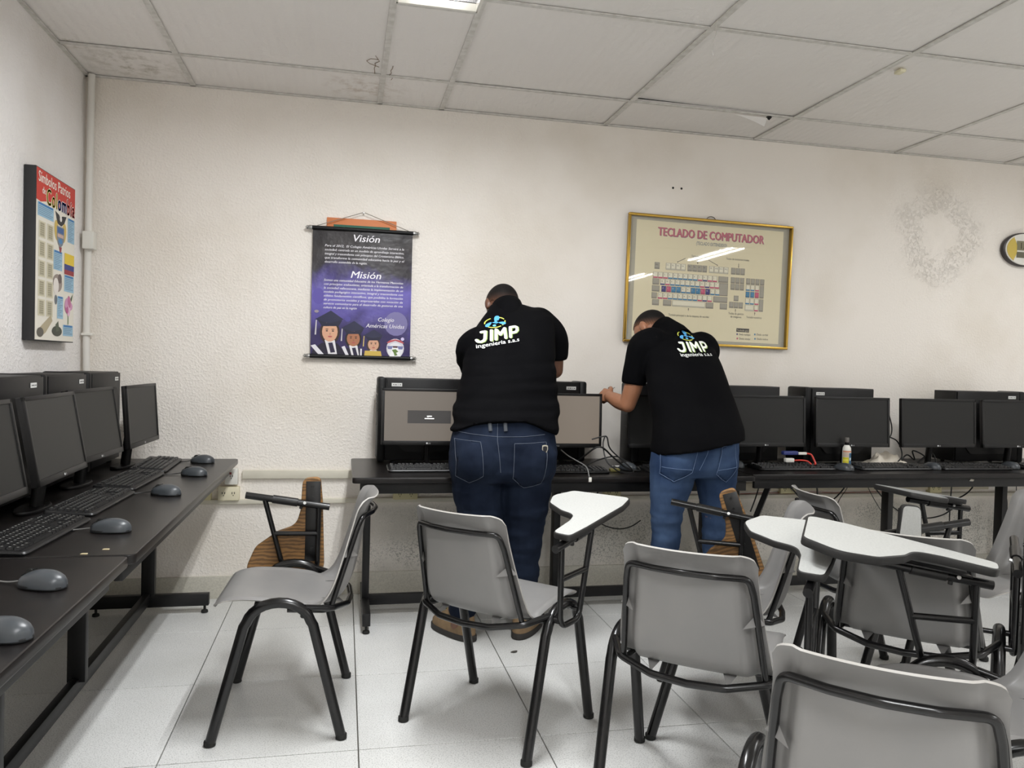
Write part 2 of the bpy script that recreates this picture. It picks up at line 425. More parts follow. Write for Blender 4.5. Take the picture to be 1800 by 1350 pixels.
win = structure(thing('window_1', 'white framed window in the wall facing the posters', 'window', ((wx0+wx1)/2, YF-.06, wz0)))
fr = MB(); W2, H2 = (wx1-wx0)/2, wz1-wz0
for x in (-W2+.03, -W2/3, W2/3, W2-.03): fr.box((x, 0, H2/2), (.05, .06, H2))
for z in (.03, H2*.5, H2-.03): fr.box((0, 0, z), (2*W2, .05, .05))
fr.build('window_frame', PIPE_WHITE, win, smooth=False)
MB().box((0, -.01, H2/2), (2*W2-.02, .005, H2-.02)).build('pane', GLASS, win, smooth=False)

# floor tiles 60 x 60 cm, each its own piece
tile_me = {}
def tile(x0, x1, y0, y1):
    k = (round(x1-x0, 3), round(y1-y0, 3))
    if k not in tile_me:
        w, h = k; g = .0020
        tile_me[k] = MB().prism([(-w/2+g, -h/2+g), (w/2-g, -h/2+g), (w/2-g, h/2-g), (-w/2+g, h/2-g)], -.010, 0, bev=.0012).mesh('floor_tile', FLOOR_TILE, smooth=False)
    o = obj('floor_tile', tile_me[k], floor); o.location = ((x0+x1)/2, (y0+y1)/2, random.uniform(-.0006, 0)); return o
xs = [XL]+[-.53+.6*i for i in range(12)]+[XR]; ys = [YF]+[-4.10+.6*i for i in range(14)]+[YB]
for i in range(len(xs)-1):
    for j in range(len(ys)-1): tile(xs[i], xs[i+1], ys[j], ys[j+1])

# ceiling: slab above, worn panels and grid bars below it
ceiling = slab('ceiling', ((XL+XR)/2, (YB+YF)/2, ZC+.12), (XR-XL+.4, YB-YF+.4, .1), DARK_VOID)
gx = [XL, -.77, .153, .480, 1.40, 2.32, 3.262, 4.055, 4.385, 5.30, XR]
gy = [YB, 3.79, 2.90, 1.98, 1.06, .14, -.78, -1.70, -2.62, -3.54, YF]
LAMPCOL = {2: [(3.015, 1.79), (.42, -.82), (-2.13, -3.37)], 7: [(3.015, 1.79), (.52, -.72), (-2.08, -3.32)]}
pan_me = {}
def panel(x0, x1, y0, y1):
    k = (round(x1-x0, 3), round(y0-y1, 3))
    if k not in pan_me: pan_me[k] = MB().box((0, 0, .006), (k[0]-.006, k[1]-.006, .012), bev=.002).mesh('ceiling_panel', PANEL, smooth=False)
    o = obj('ceiling_panel', pan_me[k], ceiling); o.location = ((x0+x1)/2, (y0+y1)/2, ZC+.001+random.uniform(0, .003)); return o
bars = []
for i in range(len(gx)-1):
    if i in LAMPCOL:
        cuts = [YB, 3.79]
        for a, c in LAMPCOL[i]: cuts += [a, c]
        cuts += [YF]; cuts = sorted(set(cuts), reverse=True)
        for j in range(len(cuts)-1):
            if any(abs(cuts[j]-a) < .01 for a, c in LAMPCOL[i]): continue
            y0, y1 = cuts[j], cuts[j+1]
            n = max(1, round((y0-y1)/.9))
            for q in range(n): panel(gx[i], gx[i+1], y0-(y0-y1)*q/n, y0-(y0-y1)*(q+1)/n)
        for y in cuts[1:-1]: bars.append(((gx[i]+gx[i+1])/2, y, gx[i+1]-gx[i]-.02, .022))
        continue
    for j in range(len(gy)-1):
        p = panel(gx[i], gx[i+1], gy[j], gy[j+1])
        if i == 4 and j == 1:      # loose panel: its wall-side edge rides up and leaves a dark gap
            p.rotation_euler = (math.radians(.45), math.radians(.75), 0); p.location.z += .006; loose = p
    for y in gy[1:-1]: bars.append(((gx[i]+gx[i+1])/2, y, gx[i+1]-gx[i]-.02, .022))
for x in gx[1:-1]: bars.append((x, (YB+YF)/2, .026, YB-YF))
bar_me = {}
for x, y, w, h in bars:
    k = (round(w, 3), round(h, 3))
    if k not in bar_me: bar_me[k] = MB().box((0, 0, 0), (w, h, .005)).mesh('grid_bar', GRID, smooth=False)
    o = obj('grid_bar', bar_me[k], ceiling); o.location = (x, y, ZC-.0025)
MB().box(((XL+XR)/2, YB-.010, ZC-.002), (XR-XL, .020, .006)).build('grid_bar', GRID, ceiling, smooth=False)
MB().box((XL+.010, (YB+YF)/2, ZC-.002), (.020, YB-YF, .006)).build('grid_bar', GRID, ceiling, smooth=False)
# torn flap, hanging thread and lumps on the ceiling
b = MB(); R = []
for k in range(8):
    t = k/7; R.append([(1.985+.175*t, 3.815-.030*t*j, ZC-.006-.048*t**1.4*(1-.75*j)) for j in (0, .33, .66, 1)])
b.loft(R, cap=False, closed=False); lab(b.build('torn_flap', PANEL, ceiling), 'torn paper flap hanging from a panel')
MB().tube([(2.165, 3.80, ZC-.006), (2.18, 3.80, ZC-.009), (2.192, 3.80, ZC-.006)], [.008, .014, .004], 7).build('torn_hole', DARK_VOID, ceiling)
MB().tube(catmull([(1.398, 2.86, ZC-.004), (1.392, 2.85, ZC-.05), (1.378, 2.85, ZC-.09), (1.384, 2.85, ZC-.13)], 4), .0016, 5).build('hanging_thread', GRID, ceiling)
MB().box((2.385, 3.06, ZC-.012), (.03, .045, .014), bev=.004).build('tape_scrap', mat('yellowed_tape', (226, 220, 190), .6), ceiling)
b = MB(); random.seed(5)
for x0, y0, sgn in ((.128, 3.80, -1), (.178, 3.84, 1)):     # brown leak lines on both sides of the grid bar
    P = [(x0+sgn*random.uniform(0, .022), y0-i*.03, ZC-.0012) for i in range(9 if sgn < 0 else 7)]
    b.tube(P, .0014, 4)
b.tube([(.128, 3.69, ZC-.0012), (.085, 3.66, ZC-.0012), (.07, 3.63, ZC-.0012), (.088, 3.60, ZC-.0012), (.12, 3.60, ZC-.0012)], .0013, 4)
b.build('leak_line', mat('brown_leak_stain', (120, 98, 72), .8), ceiling)

# ceiling lamps
TUBE_GLOW = mat('glowing_lamp_tube', (255, 255, 255), .4, emit=((255, 252, 248), 14.0))
REFLECTOR = mat('bright_louvre_reflector', (225, 226, 230), .22, metal=.8)
for n, (lx, ly, lw) in enumerate(LAMPS):
    nm = ['ceiling lamp with two glowing tubes in the narrow panel row above the left man', 'lit twin tube ceiling lamp right above the camera', 'lit twin tube ceiling lamp farthest behind the camera on the left',
          'lit twin tube ceiling lamp near the wall clock', 'lit twin tube ceiling lamp reflected high in the framed chart', 'lit twin tube ceiling lamp reflected at the left edge of the framed chart'][n]
    t = thing('ceiling_lamp', nm, 'lamp', (lx, ly, ZC), 0, 'twin tube ceiling lamps')
    b = MB()
    for s in (-1, 1): b.box((s*.155, 0, .01), (.012, 1.226, .03)); b.box((0, s*.607, .01), (.31, .012, .03))
    b.build('lamp_frame', WHITE_PLASTIC, t, smooth=False)
    MB().box((0, 0, .055), (.30, 1.20, .006)).build('reflector', REFLECTOR, t, smooth=False)
    for s in (-1, 1):
        MB().tube([(s*.065, -.57, .03), (s*.065, .57, .03)], .013, 10).build('lamp_tube', TUBE_GLOW, t)
    b = MB()
    for k in range(9): b.box((0, -.54+.135*k, .008), (.298, .003, .016))
    stuff(b.build('louvre_blades', REFLECTOR, t, smooth=False))

# skirting, raceways
SKIRT = mat('speckled_cream_skirting', (205, 201, 188), .5, var=(140, (188, 184, 172)))
structure(MB().box(((XL+XR)/2, YB-.006, .057), (XR-XL, .014, .116), bev=.002).build('baseboard_back', SKIRT))
structure(MB().box((XL+.006, (YB+YF)/2, .057), (.014, YB-YF, .116), bev=.002).build('baseboard_left', SKIRT))
structure(MB().box((2.75, YB-.011, .640), (6.5, .024, .043), bev=.004).build('trim_1', PAINT_TRIM))
structure(MB().box((2.55, YB-.011, .500), (6.9, .024, .024), bev=.004).build('trim_2', PAINT_TRIM))
structure(MB().box((3.1, YB-.011, .556), (1.85, .022, .05), bev=.004).build('trim_3', mat('grey_cream_raceway', (188, 178, 156), .5)))

# conduit in the corner
t = thing('conduit_pipe', 'white vertical conduit pipe with a small box in the room corner', 'pipe', (-1.225, 4.175, 0))
MB().tube([(0, 0, .62), (-.012, 0, 1.3), (-.004, 0, 2.597)], .0165, 12).build('pipe', PIPE_WHITE, t)
MB().box((0, -.012, 1.79), (.05, .06, .085), bev=.004).build('junction_box', WHITE_PLASTIC, t)
MB().box((-.005, -.005, 1.335), (.05, .035, .012), bev=.002).build('clip', WHITE_PLASTIC, t)

# wall sockets
def socket(x, z, w, h, label, m, red=False, n=2):
    t = thing('wall_socket', label, 'socket', (x, YB, z), 0, 'outlets on the wall trunking')
    MB().box((0, -.021, 0), (w, .040, h), bev=.005).build('socket_box', m, t)
    b = MB()
    for k in range(n):
        cx = (k-(n-1)/2)*w/2.2
        for s in (-.006, .006): b.box((cx+s, -.0415, .004), (.003, .002, .010))
        b.box((cx, -.0415, -.008), (.004, .002, .004))
    b.build('socket_slots', RUBBER, t, smooth=False)
    if red: MB().box((-.008, -.043, .018), (.018, .008, .012), bev=.002).build('switch', mat('red_switch', (120, 22, 20), .4), t)
socket(-.550, .632, .062, .082, 'white box with a red switch above the cream double outlet', WHITE_PLASTIC, True, 1)
socket(-.563, .545, .104, .070, 'cream double outlet under the far end of the left table', mat('cream_outlet', (222, 214, 186), .5))
socket(-.690, .545, .085, .065, 'yellowed double outlet next to the cream one, behind the left table', CREAM_PLASTIC)
socket(.335, .532, .13, .052, 'yellowed outlet below the table, left of the left man', CREAM_PLASTIC)
socket(2.60, .545, .10, .052, 'yellowed outlet below the table under the spray bottle', CREAM_PLASTIC)
socket(3.62, .545, .085, .060, 'yellowed outlet below the table near the rightmost monitor', CREAM_PLASTIC)
socket(1.50, .532, .10, .050, 'yellowed outlet below the table beside the right man', CREAM_PLASTIC)

for hx in (1.823, 1.875):
    o = MB().tube([(hx, YB-.0015, 2.281), (hx, YB+.002, 2.281)], .0065, 10).build('wall_hole', DARK_VOID)
    tag(o, 'small dark drill hole high on the wall, the %s of the pair' % ('left' if hx < 1.85 else 'right'), 'hole', 'pair of drill holes')

# ------------------------------------------------------------------ wall hangings
# 1. hanging vinyl banner
t = thing('hanging_banner', 'purple and black vinyl banner with white script on two rods', 'banner', (.084, YB-.022, 1.26))
BW, BH = .514, .665
Mb = Matrix.Rotation(math.radians(90), 4, 'X')     # print plane (x, y) -> (x, z)
def banner_y(x, z): return -.004-.010*math.sin(z*9+x*2)*.35-.004*math.sin(x*7+1)
b = MB(); V = []; nx, nz = 16, 22
for j in range(nz+1):
    for i in range(nx+1):
        x = -BW/2+BW*i/nx; z = BH*j/nz; V.append((x, banner_y(x, z), z))
F = [(j*(nx+1)+i, j*(nx+1)+i+1, (j+1)*(nx+1)+i+1, (j+1)*(nx+1)+i) for j in range(nz) for i in range(nx)]
b.add(V, F)
def banner_material():
    m = mat('purple_banner_vinyl', (30, 24, 40), .30, spec=.5, bump=(7, .35, .02)); nt = m.node_tree; bs = nt.nodes['Principled BSDF']
    tc = nd(nt, 'ShaderNodeTexCoord'); sp = nd(nt, 'ShaderNodeSeparateXYZ'); nt.links.new(tc.outputs['Object'], sp.inputs[0])
    rp = nd(nt, 'ShaderNodeValToRGB'); el = rp.color_ramp.elements
    el[0].position = 0; el[0].color = lin((52, 42, 92)); el[1].position = 1; el[1].color = lin((22, 19, 24))
    for p, c in ((.18, (44, 34, 84)), (.34, (84, 74, 150)), (.50, (104, 94, 178)), (.62, (66, 56, 118)), (.72, (36, 31, 40)), (.86, (46, 41, 42))):
        e = el.new(p); e.color = lin(c)
    n = nd(nt, 'ShaderNodeTexNoise', i_Scale=6.0, i_Detail=3, i_Distortion=.8); nt.links.new(tc.outputs['Object'], n.inputs['Vector'])
    a = nd(nt, 'ShaderNodeMath', operation='MULTIPLY_ADD'); a.inputs[1].default_value = 1.5; a.inputs[2].default_value = 0
    nt.links.new(sp.outputs['Z'], a.inputs[0])
    s = nd(nt, 'ShaderNodeMath', operation='MULTIPLY_ADD'); s.inputs[1].default_value = .38; nt.links.new(n.outputs['Fac'], s.inputs[0])
    q = nd(nt, 'ShaderNodeMath', operation='SUBTRACT'); nt.links.new(a.outputs[0], q.inputs[0]); q.inputs[1].default_value = .19
    nt.links.new(q.outputs[0], s.inputs[2]); nt.links.new(s.outputs[0], rp.inputs['Fac']); nt.links.new(rp.outputs['Color'], bs.inputs['Base Color'])
    return m
b.build('banner_sheet', banner_material(), t, angle=80)
for z, nm in ((BH, 'top_rod'), (0, 'bottom_rod')):
    rod = MB().tube([(-BW/2-.004, -.006, z), (BW/2+.004, -.006, z)], .0105, 12).build(nm, PC_PLASTIC, t)
    for s in (-1, 1):
        MB().lathe([(.002, 0), (.011, .002), (.012, .014), (.008, .022), (.0105, .028), (.001, .036)], 14, M=Matrix.Translation((s*(BW/2+.002), -.006, z)) @ Matrix.Rotation(s*math.pi/2, 4, 'Y')).build('rod_cap', STEEL, rod)
MB().tube([(-BW/2+.02, -.006, BH+.01), (-.006, -.004, .757), (.0, -.004, .759), (.006, -.004, .757), (BW/2-.02, -.006, BH+.01)], .0018, 6).build('hanging_cord', mat('grey_cord', (130, 124, 112), .7), t)
MB().tube([(0, .02, .757), (0, -.008, .757)], .003, 8).build('nail', STEEL, t)
b = MB()
def px(u, v): return (-BW/2+(u-140)/800*BW, BH-(v-205)/1045*BH)  # helper for layout of the printed sheet
def ptext(st, u0, u1, v, size, col=(235, 232, 238), shear=.25, bold=.0):
    x0, y = px(u0, v); x1, _ = px(u1, v); b.text(st, x0, y, size, .0, col, 'LEFT', shear, bold, width=x1-x0)
ptext('Visión', 450, 668, 300, .052, bold=.018)
ptext('Misión', 440, 685, 600, .052, bold=.018)
para1 = ['Para el 2012,  El Colegio Américas Unidas Servirá a la', 'sociedad; centrada en un modelo de aprendizaje interactivo,', 'integral y trascendente con principios del Cristianismo Bíblico,', 'que transforme la comunidad educativa hacia la paz y el', 'desarrollo sostenible de la región.']
for k, s in enumerate(para1): ptext(s, 235, 872 if k < 4 else 575, 352+33*k, .0165, bold=.012)
para2 = ['Somos una comunidad Educativa de los Hermanos Menonitas', 'con principios anabautistas, orientada a la transformación de', 'la sociedad vallecaucana, mediante la implementación de un', 'modelo pedagógico interactivo, integral y trascendente con', 'sólidos fundamentos científicos, que posibilita la formación', 'de promotores sociales y empresariales con vocación de', 'servicio comunitario para el desarrollo de gestores de una', 'cultura de paz en la región']
for k, s in enumerate(para2): ptext(s, 233, 870 if k < 7 else 498, 634+32*k, .0165, bold=.012)
def pd(u, v, ru, rv, col, z=0, rot=0): x, y = px(u, v); b.disc(x, y, ru*BW/800, rv*BH/1045, z, col, rot=rot)
def pp(P, col, z=0): b.poly([px(*q) for q in P], z, col)
pd(820, 965, 95, 100, (118, 112, 160), -.0006)
pd(196, 760, 50, 66, (88, 76, 160), -.0008); pd(430, 940, 22, 22, (80, 72, 150), -.0006)
ptext('Colegio', 668, 800, 950, .030, (225, 222, 230), bold=.01); ptext('Américas Unidas', 575, 885, 1003, .030, (225, 222, 230), bold=.01)
# the three graduates printed along the foot
for (cx, cy, fw, fh, skin, hair) in ((290, 1040, 62, 82, (214, 164, 134), (52, 36, 30)), (478, 1092, 52, 62, (170, 112, 82), (24, 20, 20)), (640, 1135, 44, 50, (208, 160, 132), (60, 42, 34))):
    k = fw/62
    pp([(cx-150*k, 1250), (cx-130*k, cy+150*k), (cx-60*k, cy+100*k), (cx+60*k, cy+100*k), (cx+110*k, cy+160*k), (cx+110*k, 1250)], (26, 22, 44), .0001)
    pd(cx, cy+10, fw*1.28, fh*1.25, hair, .0002)
    pp([(cx-40*k, cy+75*k), (cx+40*k, cy+75*k), (cx+60*k, min(1250, cy+190*k)), (cx-10*k, min(1250, cy+190*k))], (226, 224, 226), .0003)
    pp([(cx-12*k, cy+100*k), (cx+22*k, cy+95*k), (cx+45*k, min(1250, cy+175*k)), (cx+8*k, min(1250, cy+180*k))], (40, 34, 62), .0004)
    pd(cx, cy+8, fw, fh, skin, .0005)
    for s in (-1, 1): pd(cx+s*24*k, cy+2*k, 9*k, 5*k, (40, 28, 26), .0007); pd(cx+s*24*k, cy-12*k, 13*k, 3*k, (50, 34, 30), .0007)
    pd(cx+2*k, cy+26*k, 6*k, 9*k, tuple(int(c*.88) for c in skin), .0007); pd(cx+2*k, cy+48*k, 17*k, 6*k, (176, 82, 82), .0007)
    pp([(cx-105*k, cy-95*k), (cx+5*k, cy-160*k), (cx+95*k, cy-85*k), (cx+70*k, cy-40*k), (cx-62*k, cy-35*k)], (24, 25, 52), .0006)
    pp([(cx-118*k, cy-90*k), (cx+5*k, cy-165*k), (cx+108*k, cy-95*k), (cx-5*k, cy-60*k)], (32, 34, 66), .0008)
    pp([(cx-112*k, cy-85*k), (cx-104*k, cy-85*k), (cx-108*k, cy+35*k), (cx-120*k, cy+35*k)], (214, 190, 110) if cx > 600 else (200, 196, 200), .0009)
pp([(140, 1165), (175, 1155), (260, 1250), (215, 1250)], (224, 222, 228), .0007); pp([(385, 1170), (410, 1160), (450, 1250), (425, 1250)], (224, 222, 228), .0007)
pp([(535, 1180), (548, 1180), (548, 1250), (535, 1250)], (224, 222, 228), .0007); pp([(572, 1195), (700, 1195), (712, 1250), (566, 1250)], (206, 176, 84), .0006)
# round school crest
pd(818, 1170, 72, 82, (214, 212, 220), .0004); pd(818, 1185, 62, 62, (232, 232, 236), .0006)
pp([(752, 1150), (884, 1150), (876, 1176), (760, 1176)], (120, 124, 170), .0007)
pp([(748, 1122), (775, 1102), (818, 1094), (862, 1102), (890, 1122), (882, 1128), (818, 1106), (756, 1128)], (186, 84, 92), .0008)
pp([(795, 1160), (840, 1160), (868, 1245), (770, 1245)], (245, 245, 245), .0009)
pp([(800, 1150), (836, 1150), (836, 1164), (800, 1164)], (70, 30, 40), .001)
pp([(790, 1182), (822, 1175), (845, 1196), (826, 1205), (838, 1225), (815, 1232), (806, 1205)], (104, 132, 66), .001)
pd(876, 1090, 14, 14, (206, 196, 232), .0008); pd(182, 885, 18, 12, (150, 140, 150), .001)
pr_ = b
bp_ = MB()
for v, f, c in [(pr_.v, pr_.f, pr_.c)]:
    bp_.f, bp_.c, bp_.m = f, c, pr_.m
    bp_.v = [Vector((p.x, banner_y(p.x, p.y)-.0015-p.z*1.6, p.y)) for p in v]
bp_.build('banner_print', PRINT_GLOSS, t, smooth=False)

# 2. orange and green board behind it
t = thing('orange_board', 'orange framed green board peeping out behind the banner top', 'board', (.076, YB-.006, 1.70))
MB().box((0, 0, .1425), (.36, .010, .285), bev=.002).build('board_frame', mat('orange_card', (205, 124, 76), .6), t)
MB().box((0, -.006, .125), (.29, .003, .25)).build('board_face', mat('dark_green_card', (28, 92, 72), .6), t, smooth=False)

# 3. framed keyboard chart
FW, FH = 1.014, .716
t = thing('framed_chart', 'gold framed keyboard teaching chart under glass', 'picture', (2.060, YB-.014, 1.747))
t.rotation_euler = (0, math.radians(.95), 0)
for nm, P in (('frame_rail', [(-FW/2, FH/2), (FW/2, FH/2)]), ('frame_rail', [(-FW/2, -FH/2), (FW/2, -FH/2)]), ('frame_rail', [(-FW/2, -FH/2), (-FW/2, FH/2)]), ('frame_rail', [(FW/2, -FH/2), (FW/2, FH/2)])):
    (x0, z0), (x1, z1) = P; L = max(abs(x1-x0), abs(z1-z0))
    MB().box(((x0+x1)/2, -.006, (z0+z1)/2), (L+.014 if x1 > x0 else .014, .028, .014 if x1 > x0 else L-.014), bev=.004).build(nm, GOLD, t)
MB().box((0, .009, 0), (FW, .006, FH)).build('backing_board', mat('grey_cream_mount', (186, 180, 164), .7), t, smooth=False)
MB().box((0, -.0035, 0), (FW-.012, .003, FH-.012)).build('picture_glass', GLASS, t, smooth=False)
hk = []
for k in range(9): a = math.pi*k/8; hk.append((.028*math.cos(a)-.005, .004, FH/2+.004+.022*math.sin(a)))
MB().tube(hk, .002, 6).build('hanging_loop', mat('dark_wire', (60, 50, 40), .5), t)
b = MB()
def q(u, v): return (-FW/2+u*FW, FH/2-v*FH)
PAPER = (243, 232, 200); PINK = (214, 92, 130); BLUE = (70, 140, 186); NAVY = (66, 62, 134); KG = (176, 170, 158); KW = (246, 240, 220)
b.rect(*q(.047, .965), *q(.957, .035), 0, PAPER)
x0, y = q(.176, .148); b.text('TECLADO DE COMPUTADOR', x0, y, .068, .0012, (206, 112, 130), bold=.05, width=.655*FW)
b.text('TECLADO DE COMPUTADOR', x0+.003, y-.003, .068, .0008, (150, 116, 132), bold=.05, width=.655*FW)
x0, y = q(.410, .200); b.text('(TECLADO EXTENDIDO)', x0, y, .027, .001, (70, 96, 128), width=.19*FW)
def key(u0, u1, v0, v1, col, bar=None, tx=None):
    b.rect(*q(u0, v1), *q(u1, v0), .0006, (128, 122, 112)); e = .0016
    x0, y0 = q(u0, v1); x1, y1 = q(u1, v0)
    b.rect(x0+.0012, y0+.001, x1-.0012, y1-.001, .0009, tuple(int(c*.86) for c in col))
    if bar: b.rect(x0+.0012, y0+.001, x1-.0012, y0+.009, .0011, bar)
    b.rect(x0+.003, y0+.0085, x1-.003, y1-.0015, .0012, col)
    if tx: b.text(tx, x0+.006, y1-.016, .011, .0015, (60, 56, 52) if col in (KG, KW) else (235, 230, 220))
rows = [(.363, .417), (.440, .490), (.493, .542), (.548, .597), (.604, .653), (.658, .706)]
pit = .0303
key(.165, .195, *rows[0], KG, tx='Esc')
for g, u in ((0, .233), (1, .365), (2, .498)):
    for k in range(4): key(u+k*pit, u+k*pit+.0283, *rows[0], KG if g == 1 else KW, tx='F%d' % (g*4+k+1))
for k in range(3): key(.635+k*.0295, .662+k*.0295, *rows[0], KG)
cols = [PINK, PINK, PINK, BLUE, BLUE, BLUE, BLUE, BLUE, BLUE, PINK, NAVY, PINK, PINK]
for k, ch in enumerate('º1234567890?¿'): key(.158+k*pit, .158+k*pit+.0285, *rows[1], KW, cols[k], ch)
key(.558, .619, *rows[1], KG)
key(.157, .197, *rows[2], KG)
for k, ch in enumerate('QWERTYUIOP[+'): key(.203+k*pit, .203+k*pit+.0285, *rows[2], KW, cols[k+1 if k else 10], ch)
b.rect(*q(.566, rows[3][1]), *q(.620, rows[2][0]), .0006, (128, 122, 112)); b.rect(*q(.568, rows[3][1]-.006), *q(.618, rows[2][0]+.004), .001, KG)
key(.155, .201, *rows[3], KG)
hc = [NAVY, PINK, BLUE, BLUE, KW, KW, BLUE, BLUE, PINK, NAVY, KW, KW]
for k, ch in enumerate('ASDFGHJKLÑ{}'):
    if k < 12: key(.212+k*.0299, .212+k*.0299+.0282, *rows[3], hc[k], None if hc[k] != KW else BLUE, ch)
key(.155, .187, *rows[4], KG)
for k, ch in enumerate('<ZXCVBNM,.-'): key(.192+k*pit, .192+k*pit+.0285, *rows[4], KW, cols[(k+1) % 11], ch)
key(.532, .620, *rows[4], KG)
for u0, u1, c in ((.160, .201, KG), (.226, .276, KG), (.281, .483, KW), (.487, .534, KG), (.575, .620, KG)): key(u0, u1, *rows[5], c)
for r in (1, 2):
    for k in range(3): key(.636+k*.0292, .662+k*.0292, *rows[r], KG)
key(.660, .689, .588, .632, KG)
for k in range(3): key(.633+k*.0295, .660+k*.0295, .640, .690, KG)
for r in range(1, 6):
    for k in range(3):
        if r == 1: c, br = KG, None
        elif r == 3: c, br = ((BLUE, BLUE, PINK)[k], None)
        else: c, br = KW, (BLUE, BLUE, PINK)[k]
        if r == 5 and k == 0: key(.733, .788, *rows[5], KW); continue
        if r == 5 and k == 1: continue
        key(.733+k*.0292, .759+k*.0292, *rows[r], c, br)
key(.821, .848, *rows[1], KG); key(.821, .848, rows[2][0], rows[3][1], KG); key(.821, .848, rows[4][0], rows[5][1], KG)
def cap(st, u0, u1, v, s=.017, col=(84, 78, 72)):
    x0, y = q(u0, v); b.text(st, x0, y, s, .001, col, width=(u1-u0)*FW)
cap('Teclas de funciones locales', .600, .745, .300); cap('Teclas de función', .385, .470, .300)
cap('Teclado principal o de la máquina de escribir', .262, .512, .783); cap('Teclas de gestión', .630, .727, .742); cap('de imágenes', .643, .713, .768); cap('Teclado numérico', .745, .842, .764)
def ln(u0, v0, u1, v1):
    a = Vector(q(u0, v0)); c = Vector(q(u1, v1)); n = (c-a).normalized(); o = Vector((-n.y, n.x))*.0013
    b.poly([a-o, c-o, c+o, a+o], .001, (70, 64, 60)); b.poly([c+o*3, c-o*3, c+n*.007], .001, (70, 64, 60))
ln(.350, .315, .305, .348); ln(.425, .31, .425, .345); ln(.490, .315, .545, .350); ln(.680, .325, .680, .350)
ln(.382, .735, .382, .722); ln(.674, .722, .674, .706); ln(.797, .738, .797, .722)
b.rect(*q(.686, .882), *q(.766, .852), .0008, (40, 34, 34)); cap('Tecleado guía', .690, .762, .875, .015, (226, 216, 190))
for st, u, v, c in (('Dedo meñique', .688, .908, NAVY), ('Dedo cordial', .800, .902, BLUE), ('Dedo anular', .690, .943, PINK), ('Dedo índice', .802, .938, BLUE)):
    x0, y = q(u, v); b.rect(x0, y, x0+.008, y+.010, .001, c); b.text(st, x0+.016, y, .0165, .001, (84, 78, 72), width=.072*FW)
b.v = [Vector((p.x, .0052-p.z, p.y)) for p in b.v]
b.build('chart_print', PRINT, t, smooth=False)

# 4. board on the left wall
PW, PH = .462, .70
t = thing('wall_board', 'printed board with red title and flag on the left side wall', 'poster', (XL+.002, 3.698, 1.288))
MB().box((.022, 0, PH/2), (.044, PW, PH), bev=.002).build('board_panel', mat('black_board_edge', (38, 38, 40), .6), t)
b = MB(); SKY = (150, 186, 208); SKD = (58, 120, 176); CRM = (206, 200, 176)
def w(u, v): return (-PW/2+.004+u*(PW-.008), PH-.004-v*(PH-.008))
def R(u0, v0, u1, v1, c, z): x0, y0 = w(u0, v1); x1, y1 = w(u1, v0); b.rect(x0, y0, x1, y1, z, c)
def D(u, v, ru, rv, c, z, rot=0): x, y = w(u, v); b.disc(x, y, ru*PW, rv*PH, z, c, rot=rot)
def PO(P, c, z): b.poly([w(*p) for p in P], z, c)
R(0, 0, 1, 1, (226, 222, 210), 0)
PO([(0, 0), (0, .185), (.1, .19), (.3, .165), (.5, .17), (.75, .18), (1, .155), (1, 0)][::-1], (196, 58, 48), .0006)
x, y = w(.04, .075); b.text('Símbolos Patrios', x, y, .062, .0012, (240, 236, 226), bold=.02, width=.80*PW)
x, y = w(.13, .135); b.text('de', x, y, .04, .0012, (240, 236, 226), bold=.02)
ws = [text_geo(ch)[2] for ch in 'Colombia']; k = .74*PW/(sum(ws)+.10*7); xx = -PW/2+.235*PW
for ch, c, wd in zip('Colombia', [(232, 204, 66)]*3+[(52, 70, 150)]*2+[(206, 50, 50)]*3, ws):
    y = w(0, .188)[1]
    for dx in (-.003, 0, .003): b.text(ch, xx+dx, y, .098, .0014, c, sx=k/.098)
    for dx, dy in ((-.006, 0), (.006, 0), (0, .004), (0, -.004)): b.text(ch, xx+dx, y+dy, .098, .0010, (240, 238, 230), sx=k/.098)
    xx += (wd+.10)*k
def block(u0, v0, u1, v1):
    R(u0, v0, u1, v1, SKY, .0008); R(u0+.02, v0, u1-.02, v0+.013, SKD, .001)
    n = int((v1-v0-.02)/.011)
    for k in range(n): R(u0+.02, v0+.02+k*.011, u1-.02-.03*((k*7) % 3), v0+.0245+k*.011, (112, 142, 166), .001)
block(.03, .195, .42, .275); block(.80, .205, .99, .36); block(.43, .44, .66, .56); block(.72, .575, .99, .68); block(.54, .72, .70, .86); block(.70, .895, .98, .965)
for r in range(5):
    for c in range(2):
        u0, v0 = .06+c*.20, .30+r*.115; R(u0, v0, u0+.165, v0+.098, CRM, .0008); R(u0+.03, v0+.008, u0+.135, v0+.09, (176, 170, 146), .001)
        for k in range(6): R(u0+.035, v0+.014+k*.0125, u0+.13, v0+.018+k*.0125, (140, 134, 112), .0012)
# coat of arms with condor, flag bunches and shield
PO([(.46, .20), (.56, .215), (.60, .24), (.64, .215), (.76, .205), (.70, .255), (.62, .28), (.52, .27)][::-1], (44, 44, 48), .0012)
D(.605, .235, .03, .018, (230, 226, 220), .0014)
D(.50, .315, .055, .062, (206, 178, 96), .001, .2); D(.70, .315, .055, .062, (206, 178, 96), .001, -.2)
PO([(.50, .285), (.70, .285), (.70, .36), (.66, .395), (.60, .415), (.54, .395), (.50, .36)][::-1], (120, 128, 140), .0014)
R(.52, .292, .68, .325, (60, 96, 150), .0016); R(.52, .332, .68, .352, (198, 170, 160), .0016); D(.60, .375, .05, .016, (70, 130, 180), .0016)
PO([(.57, .41), (.64, .41), (.62, .445), (.59, .445)][::-1], (150, 60, 70), .0012)
R(.72, .435, .99, .505, (226, 196, 60), .0012); R(.72, .505, .99, .54, (52, 60, 128), .0012); R(.72, .54, .99, .57, (150, 50, 60), .0012)
